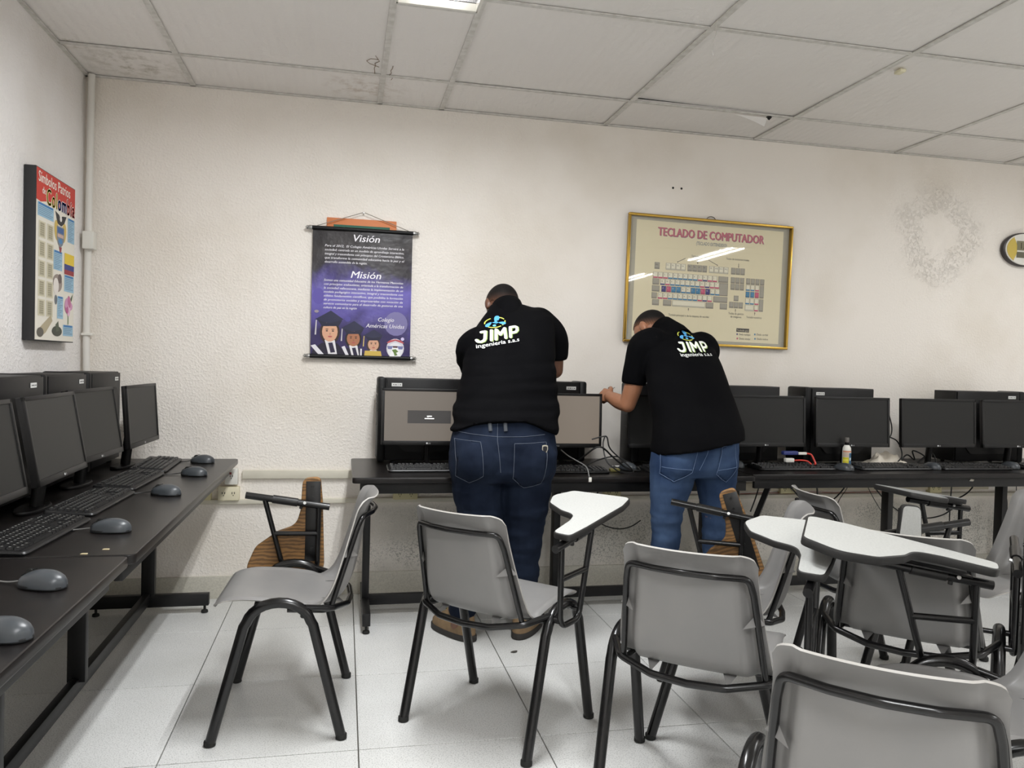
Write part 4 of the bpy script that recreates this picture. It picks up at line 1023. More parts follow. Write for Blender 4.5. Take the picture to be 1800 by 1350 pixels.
hang = [
 ('black cable hanging beside the right man\'s left leg', [W_(1.415, .66), W_(1.42, .60), W_(1.40, .54), W_(1.41, .50)], .0045),
 ('black cable bowing out below the table left of the right man', [W_(1.335, .66), W_(1.31, .61), W_(1.345, .53), W_(1.36, .46), W_(1.42, .37), W_(1.52, .335), W_(1.60, .345), W_(1.66, .38)], .0035),
 ('thin black cable in a low loop left of the right man', [W_(1.32, .65), W_(1.30, .60), W_(1.36, .555), W_(1.48, .555), W_(1.52, .60), W_(1.60, .565)], .0022),
 ('black cable sloping down behind the slanted table leg', [W_(2.50, .66), W_(2.58, .58), W_(2.66, .50), W_(2.74, .44), W_(2.82, .40)], .0045),
 ('black cable hanging straight, left of the two plug adapters', [W_(2.40, .66), W_(2.398, .60), W_(2.37, .50), W_(2.34, .42)], .004),
 ('black cable curving down from the second plug adapter', [W_(2.70, .645), W_(2.745, .62), W_(2.77, .56), W_(2.77, .49), W_(2.74, .43)], .005),
 ('pair of crossing cables under the rag, thick one', [W_(3.01, .66), W_(2.97, .58), W_(2.90, .50), W_(2.79, .43), W_(2.70, .40)], .0042),
 ('thin cable of the crossing pair under the rag', [W_(2.985, .66), W_(2.98, .57), W_(2.92, .48), W_(2.90, .41), W_(2.87, .37)], .0022),
 ('black cable sagging behind the middle table leg', [W_(3.10, .66), W_(3.16, .56), W_(3.25, .47), W_(3.36, .40), W_(3.52, .365), W_(3.64, .38), W_(3.72, .42)], .0042),
 ('thin cable sloping behind the middle table leg', [W_(3.07, .66), W_(3.12, .55), W_(3.20, .43), W_(3.25, .38), W_(3.26, .30), W_(3.42, .27), W_(3.50, .265), W_(3.60, .32)], .0022),
 ('black cable hanging straight down behind the grey topped tablet', [W_(3.70, .66), W_(3.705, .57), W_(3.70, .45), W_(3.70, .30), W_(3.71, .15)], .004),
 ('black cable bowing left from the adapter over the grey topped tablet', [W_(3.87, .63), W_(3.88, .60), W_(3.85, .545), W_(3.79, .50), W_(3.66, .45)], .0045),
 ('long black cable hanging to the floor at the far right', [W_(4.03, .63), W_(4.07, .56), W_(4.11, .49), W_(4.12, .40), W_(4.115, .20), W_(4.09, .12), W_(3.90, .05)], .0045),
 ('thin black cable hanging to the floor at the far right', [W_(4.14, .66), W_(4.18, .62), W_(4.185, .54), W_(4.20, .42), W_(4.215, .28), W_(4.22, .16)], .0025),
]
for lb, P, r in hang: cable(lb, P, r, group=G2)
o = MB().tube(catmull([(2.3, 4.192, .517), (2.5, 4.190, .522), (2.62, 4.192, .516), (2.78, 4.190, .524), (2.95, 4.192, .518), (3.2, 4.19, .522), (3.55, 4.191, .518)], 6), .0022, 6).build('power_cable', mat('dull_red_wire', (130, 62, 50), .6)); tag(o, 'thin dull red wire lying on the lower wall trunking', 'cable')
for x, z, w_, lb in ((1.42, .642, .16, 'black power adapter under the table beside the right man'), (2.47, .645, .09, 'black plug adapter under the right table, left of the pair'), (2.66, .645, .11, 'black plug adapter under the right table, right of the pair'), (3.79, .640, .10, 'black plug adapter under the table above the grey topped tablet'), (4.03, .642, .12, 'black plug adapter under the table at the far right')):
    t = thing('plug_adapter', lb, 'adapter', (x, 4.13, z-.014), 0, 'plug adapters under the tables')
    MB().box((0, 0, 0), (w_, .04, .042), bev=.006).build('adapter_body', PC_PLASTIC, t)
    MB().tube([(w_/2-.002, 0, -.006), (w_/2+.02, 0, -.010)], [.010, .005], 8).build('strain_relief', RUBBER, t)

# ------------------------------------------------------------------ tablet chairs
def wood_material():
    m = mat('worn_plywood', (120, 84, 48), .5, bump=(40, .1, .002)); nt = m.node_tree; bs = nt.nodes['Principled BSDF']
    tc = nd(nt, 'ShaderNodeTexCoord'); mp = nd(nt, 'ShaderNodeMapping'); nt.links.new(tc.outputs['Object'], mp.inputs[0]); mp.inputs['Scale'].default_value = (1, 3.2, 1.0); mp.inputs['Rotation'].default_value = (.35, 0, 0)
    wv = nd(nt, 'ShaderNodeTexWave', bands_direction='Y', i_Scale=7.0, i_Distortion=6.0, i_Detail=3.0, i_Detail_Scale=2.2); nt.links.new(mp.outputs[0], wv.inputs['Vector'])
    rp = nd(nt, 'ShaderNodeValToRGB'); e = rp.color_ramp.elements
    e[0].position = .2; e[0].color = lin((102, 74, 43)); e[1].position = .8; e[1].color = lin((144, 106, 62))
    nt.links.new(wv.outputs['Fac'], rp.inputs['Fac']); nt.links.new(rp.outputs['Color'], bs.inputs['Base Color'])
    return m
WOOD = wood_material()
WOOD_EDGE = mat('light_worn_wood_edge', (150, 112, 66), .55, var=(20, (116, 82, 46)))

RIM_PLASTIC = mat('pale_worn_plastic_rim', (166, 163, 158), .5)
def seat_shell_mesh():
    C = [(.218, .414), (.211, .436), (.175, .449), (.10, .450), (.00, .441), (-.08, .428), (-.145, .424), (-.194, .444), (-.226, .50), (-.245, .58), (-.260, .67), (-.271, .72), (-.286, .752), (-.308, .774)]
    P = catmull(C, 8)
    S = [0.0]
    for i in range(1, len(P)): S.append(S[-1]+math.dist(P[i], P[i-1]))
    L = S[-1]
    def at(s):
        s = min(max(s, 0), L)
        for i in range(1, len(S)):
            if S[i] >= s:
                t = (s-S[i-1])/(S[i]-S[i-1]+1e-9); return (P[i-1][0]*(1-t)+P[i][0]*t, P[i-1][1]*(1-t)+P[i][1]*t)
        return P[-1]
    def sst(x, a, b): t = min(1, max(0, (x-a)/(b-a))); return t*t*(3-2*t)
    def hw(t):   # half width along the profile: seat front .200 -> hip .212 -> shoulder .168
        if t < .45: return .198+.014*sst(t, .05, .40)
        return .212-.034*sst(t, .50, .95)
    nu, ns = 40, 40; T = []; 
    for j in range(ns+1):
        row = []
        for i in range(nu+1):
            u = -1+2*i/nu; u = math.copysign(abs(u)**.85, u)
            # rounded corners: trim both ends of each column
            rf, rt_ = .075, .060
            a = max(0, (abs(u)*.2-(.2-rf))/rf); f0 = rf*(1-math.sqrt(max(0, 1-min(a, 1)**2)))*.72
            a = max(0, (abs(u)*.178-(.178-rt_))/rt_); f1 = rt_*(1-math.sqrt(max(0, 1-min(a, 1)**2)))*.75
            s = f0+(L-f0-f1)*j/ns; t = s/L; y, z = at(s)
            back = sst(t, .37, .54)
            wing = sst(abs(u), .70, .80)
            x = hw(t)*u
            y += back*((.040-.026*sst(t, .60, 1))*wing-.004*sst(abs(u), .92, 1.0)+.022*u*u)
            z += (1-back)*(.007*u*u+.006*sst(abs(u), .8, 1)-.012*sst(abs(u), .93, 1.0))*sst(t, .03, .15)
            bow = sst(t, .86, 1.0); y += bow*.006*u*u; z += bow*.004*u*u
            row.append(Vector((x, y, z)))
        T.append(row)
    N = [[None]*(nu+1) for _ in range(ns+1)]
    for j in range(ns+1):
        for i in range(nu+1):
            du = T[j][min(i+1, nu)]-T[j][max(i-1, 0)]; dv = T[min(j+1, ns)][i]-T[max(j-1, 0)][i]
            N[j][i] = dv.cross(du).normalized()   # towards underside / back
    b = MB(); th = .0048; n = nu+1
    V = [T[j][i] for j in range(ns+1) for i in range(n)]+[T[j][i]+N[j][i]*th for j in range(ns+1) for i in range(n)]
    if N[5][nu//2].z > 0: V = [T[j][i] for j in range(ns+1) for i in range(n)]+[T[j][i]-N[j][i]*th for j in range(ns+1) for i in range(n)]
    o = (ns+1)*n; F = []
    for j in range(ns):
        for i in range(nu):
            a = j*n+i; F.append((a, a+1, a+n+1, a+n)); F.append((o+a, o+a+n, o+a+n+1, o+a+1))
    rim = [i for i in range(nu)]+[j*n+nu for j in range(ns)]+[ns*n+i for i in range(nu, 0, -1)]+[j*n for j in range(ns, 0, -1)]
    b.add(V, F); RF = []
    for k in range(len(rim)): a, c = rim[k], rim[(k+1) % len(rim)]; RF.append((a, o+a, o+c, c))
    for f in RF: b.f.append(f); b.m.append(1); b.c.append(None)
    # moulded gussets on the back, between panel and wing
    for s in (-1, 1):
        b.add([(s*.146, -.246, .578), (s*.196, -.200, .584), (s*.174, -.214, .614), (s*.172, -.206, .574)], [(0, 1, 2), (0, 3, 1), (1, 3, 2), (0, 2, 3)])
        b.add([(s*.125, -.165, .430), (s*.085, -.17, .430), (s*.105, -.206, .405), (s*.105, -.12, .424)], [(0, 1, 2), (0, 2, 3), (1, 3, 2), (0, 3, 1)])
    return b.mesh('seat_shell', [CHAIR_PLASTIC, RIM_PLASTIC], angle=55)

def tube_mesh(name, paths, r, m=None, seg=12): 
    b = MB()
    for p in paths: b.tube(p, r, seg)
    return b.mesh(name, m or BLACK_TUBE, angle=60)
def mirror(P): return P+[(-x, y, z) for x, y, z in reversed(P) if abs(x) > 1e-6]
CM = {'seat_shell': seat_shell_mesh()}
def arch_path(x):
    P = [(x, .205, .006), (x, .108, .380)]
    for k in range(13):
        a = math.radians(12+156*k/12); P.append((x, .098*math.cos(a)*1.04, .377+.078*math.sin(a)))
    P += [(x, -.108, .380), (x, -.205, .006)]
    return P
CM['leg_arch_l'] = tube_mesh('leg_arch', [arch_path(-.252)], .0168, seg=14); CM['leg_arch_r'] = tube_mesh('leg_arch', [arch_path(.252)], .0168, seg=14)
bb = MB(); bb.lathe([(.015, 0), (.0185, .002), (.0185, .016), (.017, .018)], 14); CM['foot_cap'] = bb.mesh('foot_cap', RUBBER)
CM['seat_bar'] = tube_mesh('seat_bar', [[(-.252, .06, .430), (.252, .06, .430)], [(-.252, -.075, .410), (.252, -.075, .410)]], .0085)
CM['rear_bar'] = tube_mesh('rear_bar', [fillet(mirror([(-.250, -.080, .436), (-.205, -.165, .418), (-.10, -.212, .402), (0, -.220, .398)]), .05)], .0105)
CM['back_frame'] = tube_mesh('back_frame', [fillet(mirror([(-.185, -.02, .410), (-.197, -.158, .408), (-.170, -.238, .665), (-.160, -.256, .712), (-.08, -.290, .715), (0, -.302, .716)]), [0, .035, .08, .03, .06, .1, .06, .03, .08, .035, 0])], .0088)
ARM_X = .288
CM['arm_frame'] = tube_mesh('arm_frame', [fillet([(ARM_X, -.085, .668), (ARM_X, -.083, .405), (ARM_X, .040, .405), (ARM_X, .118, .692)], .045, 6), [(ARM_X, -.084, .560), (ARM_X, .082, .562)], [(.250, -.080, .425), (ARM_X, -.080, .425)], [(.250, .052, .435), (ARM_X, .050, .435)]], .0098)
rz_ = lambda y: .683+.150*y
CM['arm_rail'] = tube_mesh('arm_rail', [[(ARM_X, -.126, rz_(-.126)), (ARM_X, .190, rz_(.190))]], .0135)
bb = MB(); Mr = Matrix.Translation((ARM_X, .03, rz_(.03))) @ Matrix.Rotation(math.atan(.150), 4, 'X')
bb.tube([Mr @ Vector((0, -.035, 0)), Mr @ Vector((0, .06, 0))], .0165, 12); bb.box((.0, -.05, -.014), (.012, .012, .018), M=Mr, bev=.003)
CM['hinge_sleeve'] = bb.mesh('hinge_sleeve', BLACK_METAL)
bb = MB(); bb.tube([Mr @ Vector((-.012, -.062, .004)), Mr @ Vector((-.020, -.062, .006))], .006, 8); CM['hinge_bolt'] = bb.mesh('hinge_bolt', STEEL)
def tablet_outline(narrow):
    # (q across from the straight outer edge, p along from the narrow rear end)
    P = [(.012, 0), (narrow, .006), (narrow+.006, .13), (narrow+.022, .190), (.155+narrow*.2, .214), (.255, .275), (.290, .36), (.245, .444), (.008, .444), (-.008, .345), (.002, .10)]
    r = [.022, .030, .06, .06, .07, .06, .06, .028, .035, .1, .1]
    return [(-p.x, p.y) for p in fillet([(a, c, 0) for a, c in P], r, 5, closed=True)]   # x runs inward from the outer edge as negative
def tablet_meshes(narrow, body, top, th=.021):
    O = tablet_outline(narrow)          # traced clockwise or counter-clockwise: make it CCW
    A = sum(O[i-1][0]*O[i][1]-O[i][0]*O[i-1][1] for i in range(len(O)))
    if A < 0: O = O[::-1]
    cx = sum(p[0] for p in O)/len(O); cy = sum(p[1] for p in O)/len(O)
    bd = MB().prism(O, -th, 0, bev=.0045).mesh('tablet', body)
    V = []
    n = len(O)
    for i in range(n):
        a, p, c = Vector(O[i-1]), Vector(O[i]), Vector(O[(i+1) % n]); e = (c-a).normalized(); V.append(p+Vector((-e.y, e.x))*.0048)
    tp = MB().prism([(p.x, p.y) for p in V], -.001, .0008).mesh('writing_surface', top)
    return bd, tp
TAB_WHITE = tablet_meshes(.085, TABLET_EDGE, LAMINATE); TAB_GREY = tablet_meshes(.085, TABLET_EDGE, mat('grey_marbled_laminate', (150, 152, 152), .35, var=(14, (176, 178, 176))))
TAB_WOOD = tablet_meshes(.080, WOOD, LAMINATE)
def chair(label, x, y, deg, mode, tab=TAB_WHITE, tilt=0.0, dz=0.0, droll=0.0, group='grey tablet arm chairs', dp=0.0, dyaw=0.0, tsc=1.0):
    # local: +y is where the sitter faces, +x the sitter's right
    t = thing('tablet_chair', label, 'chair', (x, y, 0), math.radians(deg-90), group)
    obj('seat_shell', CM['seat_shell'], t)
    for s, k in ((-1, 'leg_arch_l'), (1, 'leg_arch_r')):
        a = obj('leg_arch', CM[k], t)
        for yy in (-.205, .205):
            f = obj('foot_cap', CM['foot_cap'], a); f.location = (s*.252, yy, 0)
    for n in ('seat_bar', 'rear_bar', 'back_frame', 'arm_frame', 'arm_rail', 'hinge_sleeve', 'hinge_bolt'): obj(n, CM[n], t)
    pl = MB()
    if mode == 'open':
        # tablet lies flat over the rail; (q, p) -> x = .338 - q, y = -.10 + p
        M = Matrix.Translation((.338, -.100+dp, .723+.150*(-.100)+dz)) @ Matrix.Rotation(math.atan(.150), 4, 'X') @ Matrix.Rotation(droll, 4, 'Y') @ Matrix.Translation((-.05, .15, 0)) @ Matrix.Rotation(math.radians(dyaw), 4, 'Z') @ Matrix.Scale(tsc, 4) @ Matrix.Translation((.05, -.15, 0))
        Mp = Matrix.Translation((ARM_X, .06, .723+.150*.06-.0245)) @ Matrix.Rotation(math.atan(.150), 4, 'X')
        pl.box((0, 0, 0), (.062, .25, .005), M=Mp, bev=.001)
    else:
        # stowed: swung up on its edge outside the rail, narrow end on top; (q, p, thickness) -> (outwards, y, -z)
        Mt = Matrix.Translation((0, -.06, .67)) @ Matrix.Rotation(math.radians(tilt), 4, 'X') @ Matrix.Translation((0, .06, -.67))
        M = Mt @ Matrix.Translation((ARM_X+.0405, -.100, .780)) @ Matrix(((0, 0, 1, 0), (-1, 0, 0, 0), (0, -1, 0, 0), (0, 0, 0, 1)))
        pl.box((ARM_X+.0172, -.062, .605), (.0035, .056, .315), M=Mt, bev=.001)
        for zz in (.50, .555, .70, .74): pl.tube([Mt @ Vector((ARM_X+.0155, -.060, zz)), Mt @ Vector((ARM_X+.0125, -.060, zz))], .005, 8)
    pl.build('mounting_plate', BLACK_METAL, t)
    tb, tp = tab
    a = obj('tablet', tb, t); a.matrix_local = M
    s_ = obj('writing_surface', tp, a)
    if tab is TAB_WOOD: lab(a, 'worn bare plywood tablet')
    return t
chair('grey plastic chair seen in profile in front of the left table, wooden tablet folded down', -.180, 2.842, 178, 'stowed', TAB_WOOD)
chair('grey plastic chair right behind the left man, white tablet open on its right', .549, 2.642, 44.3, 'open')
chair('grey plastic chair behind the right man, back to us, white tablet open beside it', 1.054, 2.093, 51, 'open')
chair('grey plastic chair nearest the camera, cut off by the bottom edge', 1.050, 1.308, 49, 'stowed')
chair('grey plastic chair half hidden by the big white tablet, its own tablet folded down', 1.83, 2.205, 47, 'stowed')
chair('grey plastic chair facing left at lower right, seat in view, biggest white tablet open', 1.55, 1.60, 158, 'open', dz=.026, dyaw=-13, tsc=1.15, dp=-.015, droll=math.radians(-5))
chair('grey plastic chair facing left beside the right man, wooden tablet folded down and leaning', 1.328, 2.555, 153, 'stowed', TAB_WOOD, tilt=-18)
chair('grey plastic chair at the right photo edge facing left, grey topped tablet open', 2.572, 2.610, 182, 'open', TAB_GREY)
chair('grey plastic chair facing right by the middle table leg, white tablet folded upright', 2.095, 2.73, -8, 'stowed', tilt=0)

# ------------------------------------------------------------------ the two men
def fabric(name, rgb, var, bump=(260, .25, .001), rough=.85, vs=6):
    m = mat(name, rgb, rough, spec=.07, bump=bump, var=(vs, var)); m.node_tree.nodes['Principled BSDF'].inputs['Sheen Weight'].default_value = .0
    return m
SHIRT = fabric('black_knit_cotton', (5, 5, 7), (9, 9, 11))
JEANS_DARK = fabric('dark_navy_denim', (17, 23, 36), (34, 42, 58), vs=7)
JEANS_BLUE = fabric('mid_blue_denim', (35, 50, 77), (64, 82, 110), vs=6)
SKIN_DARK = mat('deep_brown_skin', (98, 66, 50), .5, bump=(120, .08, .001), var=(14, (112, 76, 58)))
SKIN_MID = mat('brown_skin', (148, 100, 72), .5, bump=(120, .08, .001), var=(14, (160, 110, 82)))
HAIR_FADE = print_mat('clipped_black_hair', .75, spec=.2); HAIR = mat('short_black_hair', (20, 17, 16), .7, bump=(240, .6, .003))
LEATHER = mat('tan_suede_leather', (136, 112, 82), .85, bump=(160, .3, .002), var=(18, (112, 92, 68)))
SOLE = mat('dark_boot_sole', (44, 41, 38), .75)
EYE = mat('eye_white', (224, 220, 212), .3); LIPS = mat('lips', (120, 66, 58), .5); STITCH = mat('pale_stitching', (84, 92, 106), .8); STITCH2 = mat('light_blue_stitching', (98, 118, 150), .8)

def remesh(mb, name, m, parent, loc, voxel=.008, smooth=6, fold=None):
    me = mb.mesh('tmp', m, smooth=False); o = bpy.data.objects.new('tmp', me); COL.objects.link(o)
    r = o.modifiers.new('r', 'REMESH'); r.mode = 'VOXEL'; r.voxel_size = voxel; r.use_smooth_shade = True
    s = o.modifiers.new('s', 'SMOOTH'); s.iterations = smooth; s.factor = .5
    dg = bpy.context.evaluated_depsgraph_get(); nm = bpy.data.meshes.new_from_object(o.evaluated_get(dg)); nm.name = name
    bpy.data.objects.remove(o); bpy.data.meshes.remove(me)
    if fold:
        N = [v.normal.copy() for v in nm.vertices]
        for v, n in zip(nm.vertices, N): v.co += n*fold(v.co, n)
    nm.materials.clear(); nm.materials.append(m)
    bv = BVHTree.FromPolygons([v.co.copy() for v in nm.vertices], [tuple(p.vertices) for p in nm.polygons])
    L = Vector(loc)
    for v in nm.vertices: v.co -= L
    nm.polygons.foreach_set('use_smooth', [True]*len(nm.polygons)); nm.update()
    return obj(name, nm, parent), bv
def limb(mb, P, r, n=14, end=True):
    Q = catmull([tuple(p)+(q,) for p, q in zip(P, r)], 5)
    mb.tube([q[:3] for q in Q], [q[3] for q in Q], n)
    for p, q in ((P[0], r[0]), (P[-1], r[-1]))[:2 if end else 1]: mb.ellipsoid(p, (q, q, q), nu=14, nv=10)
def rings(mb, L, n=36, pw=2.35):
    R = []
    for z, x, y, a, d, tilt in L:
        rg = []
        for k in range(n):
            t = 2*math.pi*k/n; c, s = math.cos(t), math.sin(t)
            px_ = a*math.copysign(abs(c)**(2/pw), c); py = d*math.copysign(abs(s)**(2/pw), s)
            tl = tilt if not isinstance(tilt, tuple) else tilt[0]
            arch = 0 if not isinstance(tilt, tuple) else tilt[1]*(1-(px_/a)**2)*(1 if s < 0 else -.3)
            rg.append((x+px_, y+py, z+tl*px_+arch))
        R.append(rg)
    mb.loft(R)
def head(mb, c, F, U, sc=1.0, jaw=True):
    c = Vector(c); F = Vector(F).normalized(); U = (Vector(U)-F*Vector(U).dot(F)).normalized(); S = F.cross(U)
    mb.ellipsoid(c, (.077*sc, .097*sc, .090*sc), S, F, U, 24, 16)
    mb.ellipsoid(c+F*.030*sc-U*.066*sc, (.060*sc, .066*sc, .060*sc), S, F, U)
    mb.ellipsoid(c+F*.060*sc-U*.105*sc, (.034*sc, .032*sc, .026*sc), S, F, U)
    limb(mb, [c+F*.092*sc-U*.012*sc, c+F*.108*sc-U*.046*sc], [.009*sc, .014*sc])
    for s in (-1, 1):
        mb.ellipsoid(c+S*s*.079*sc-U*.022*sc-F*.006*sc, (.010*sc, .020*sc, .034*sc), S, F, U)
        mb.ellipsoid(c+S*s*.030*sc+F*.088*sc-U*.004*sc, (.022*sc, .010*sc, .010*sc), S, F, U)
    return c, F, U, S
def face_parts(c, F, U, S, sc, t, loc, hairline, skin_rgb):
    T = Matrix.Translation(-Vector(loc))
    for s in (-1, 1):
        e = MB().ellipsoid(c+S*s*.031*sc+F*.086*sc-U*.020*sc, (.013*sc, .009*sc, .009*sc), S, F, U, M=T).build('eye', EYE, t)
        MB().ellipsoid(c+S*s*.031*sc+F*.093*sc-U*.021*sc, (.006*sc, .004*sc, .006*sc), S, F, U, 12, 8, M=T).build('iris', RUBBER, e)
        MB().tube([c+S*s*.014*sc+F*.097*sc+U*.004*sc, c+S*s*.034*sc+F*.094*sc+U*.009*sc, c+S*s*.052*sc+F*.080*sc+U*.003*sc], .0042*sc, 6, M=T).build('eyebrow', HAIR, t)
    MB().ellipsoid(c+F*.091*sc-U*.080*sc, (.024*sc, .010*sc, .008*sc), S, F, U, M=T).build('mouth', LIPS, t)
    b = MB(); b.ellipsoid(c, (.0795*sc, .0995*sc, .0925*sc), S, F, U, 48, 36, M=None)
    keep = []
    for f in b.f:
        m = sum((b.v[i] for i in f), Vector())/len(f)-c; u, fo, sd = m.dot(U)/sc, m.dot(F)/sc, m.dot(S)/sc
        if u > hairline[0]+(hairline[1]-hairline[0])*(fo+.1)/.19 + (.012 if abs(sd) > .06 and fo > -.03 else 0): keep.append(f)
    b2 = MB()
    for f in keep:
        m = sum((b.v[i] for i in f), Vector())/len(f)-c; u, fo = m.dot(U)/sc, m.dot(F)/sc
        k = min(1, max(0, (u-(hairline[0]+(hairline[1]-hairline[0])*(fo+.1)/.19))/.055))**.7
        b2.add([b.v[i] for i in f], [tuple(range(len(f)))], 0, T, tuple(a*(1-k)+q*k for a, q in zip(skin_rgb, (17, 14, 13))))
    h = b2.build('hair', HAIR_FADE, t, angle=180)
def hand(mb, w, D, N, side, curl=(35, 45, 35), sc=1.0, thumb=40):
    # w wrist, D along the palm, N palm side normal, side: direction sign of the thumb along D x N
    w = Vector(w); D = Vector(D).normalized(); N = (Vector(N)-D*Vector(N).dot(D)).normalized(); A = D.cross(N)*side
    mb.ellipsoid(w+D*.046*sc, (.041*sc, .056*sc, .017*sc), A, D, N)
    mb.ellipsoid(w+D*.030*sc+A*.020*sc+N*.008*sc, (.018*sc, .030*sc, .014*sc), A, D, N)
    for k, (off, L) in enumerate(((.030, .074), (.010, .083), (-.010, .077), (-.029, .060))):
        p = w+D*.083*sc+A*off*sc; a = 0; P = [p-D*.02*sc, p]; seg = (.45, .31, .24)
        for q in range(3):
            a += math.radians(curl[q]); p = p+(D*math.cos(a)+N*math.sin(a))*(L*seg[q]*sc); P.append(p)
        limb(mb, P, [.0095*sc, .0092*sc, .0086*sc, .0080*sc, .0070*sc], 10)
    p = w+D*.022*sc+A*.034*sc; a = math.radians(thumb); P = [p-A*.012*sc, p]
    for L, da in ((.036, 0), (.030, -20), (.022, -20)):
        a += math.radians(da); p = p+(D*math.cos(a)+A*math.sin(a)*.9+N*.35).normalized()*(L*sc); P.append(p)
    limb(mb, P, [.011*sc, .0115*sc, .0105*sc, .0095*sc, .008*sc], 10)
def cast(bv, x, z, y0=2.6, off=.0022):
    h, n, i, d = bv.ray_cast(Vector((x, y0, z)), Vector((0, 1, 0)))
    if h is None:
        h, n, i, d = bv.find_nearest(Vector((x, 3.2, z)))
    if n.y > 0: n = -n
    return h+n*off
def seam(bv, P, name, m, t, loc, r=.0011, closed=False, off=.0012):
    if closed: P = P+[P[0]]
    Q = []
    for a, c in zip(P, P[1:]):
        n = max(2, int(math.dist(a, c)/.012))
        for k in range(n): Q.append(cast(bv, a[0]+(c[0]-a[0])*k/n, a[1]+(c[1]-a[1])*k/n, off=off))
    Q.append(cast(bv, *P[-1], off=off))
    return MB().tube(Q, r, 5, M=Matrix.Translation(-Vector(loc))).build(name, m, t)
def patch(bv, P, name, m, t, loc, off=.004):
    xs = [p[0] for p in P]; zs = [p[1] for p in P]; n = 18; idx = {}; V = []; F = []
    def inside(x, z):
        c = False
        for i in range(len(P)):
            (x1, z1), (x2, z2) = P[i-1], P[i]
            if (z1 > z) != (z2 > z) and x < (x2-x1)*(z-z1)/(z2-z1)+x1: c = not c
        return c
    def vid(i, j):
        if (i, j) not in idx:
            idx[(i, j)] = len(V); V.append(cast(bv, min(xs)+(max(xs)-min(xs))*i/n, min(zs)+(max(zs)-min(zs))*j/n, off=off))
        return idx[(i, j)]
    for i in range(n):
        for j in range(n):
            if inside(min(xs)+(max(xs)-min(xs))*(i+.5)/n, min(zs)+(max(zs)-min(zs))*(j+.5)/n): F.append((vid(i, j), vid(i+1, j), vid(i+1, j+1), vid(i, j+1)))
    o = MB().add(V, F, 0, Matrix.Translation(-Vector(loc))).build(name, m, t, angle=80)
    s = o.modifiers.new('thick', 'SOLIDIFY'); s.thickness = .003; s.offset = -1
    return o
def logo(bv, O, U, V, t, loc, sc=1.0):
    # O (x, z) middle of the lettering baseline, U and V the print axes in the x-z plane
    b = MB()
    LET = [[(-.090, .014), (-.086, .004), (-.074, 0), (-.062, .004), (-.056, .014), (-.050, .052), (-.068, .052)], [(-.030, 0), (-.024, .052)],
           [(-.010, 0), (-.004, .052), (.012, .022), (.034, .052), (.034, 0)], [(.056, 0), (.060, .052), (.082, .052), (.090, .046), (.090, .030), (.082, .022), (.060, .021)]]
    for dx, dz, wd, c, z in ((.0055, -.002, .0125, (122, 148, 80), 0), (.0025, -.001, .0125, (196, 214, 160), .0004), (0, 0, .0105, (242, 244, 238), .0009)):
        for P in LET: b.stroke([(x+dx, y+dz) for x, y in P], wd, z, c)
    b.text('ingenieria s.a.s', .0, -.030, .030, .0006, (226, 228, 226), 'CENTER', 0, .03, width=.192)
    def dr(x, y, L, W, rot, c, z=.0008):
        P = []
        for k in range(22):
            a = 2*math.pi*k/22; px_ = L*math.cos(a); py = W*math.sin(a)*(1-.55*(math.cos(a)*.5+.5))
            P.append((x+px_*math.cos(rot)-py*math.sin(rot), y+px_*math.sin(rot)+py*math.cos(rot)))
        b.poly(P, z, c)
    cy = .092
    for a0, a1 in ((20, 75), (110, 178), (215, 300), (-50, 5)):
        P = []
        for k in range(11): a = math.radians(a0+(a1-a0)*k/10); P.append((.046*math.cos(a), cy+.030*math.sin(a)))
        for k in range(11): a = math.radians(a1-(a1-a0)*k/10); P.append((.041*math.cos(a), cy+.0255*math.sin(a)))
        for k in range(10): b.poly([P[k], P[k+1], P[20-k], P[21-k]], .0004, (208, 214, 96))
    BL = (84, 166, 222)
    dr(.009, cy+.017, .019, .0145, math.radians(-115), BL); dr(-.029, cy-.006, .017, .0105, math.radians(35), BL); dr(.030, cy-.010, .016, .0095, math.radians(160), BL)
    b.disc(-.006, cy-.017, .0075, .0055, .0009, (104, 184, 232)); b.poly([(-.014, cy+.002), (.004, cy+.004), (.016, cy-.004), (.004, cy-.008)], .0007, BL)
    b.disc(.012, cy+.006, .004, .003, .0012, (30, 40, 56))
    pts = []
    for p in b.v:
        x = O[0]+(U[0]*p.x+V[0]*p.y)*sc; z = O[1]+(U[1]*p.x+V[1]*p.y)*sc
        pts.append(cast(bv, x, z, off=.0024+p.z*2)-Vector(loc))
    b.v = pts
    return lab(b.build('shirt_print', PRINT, t, smooth=False), 'printed logo with blue drops over white lettering')
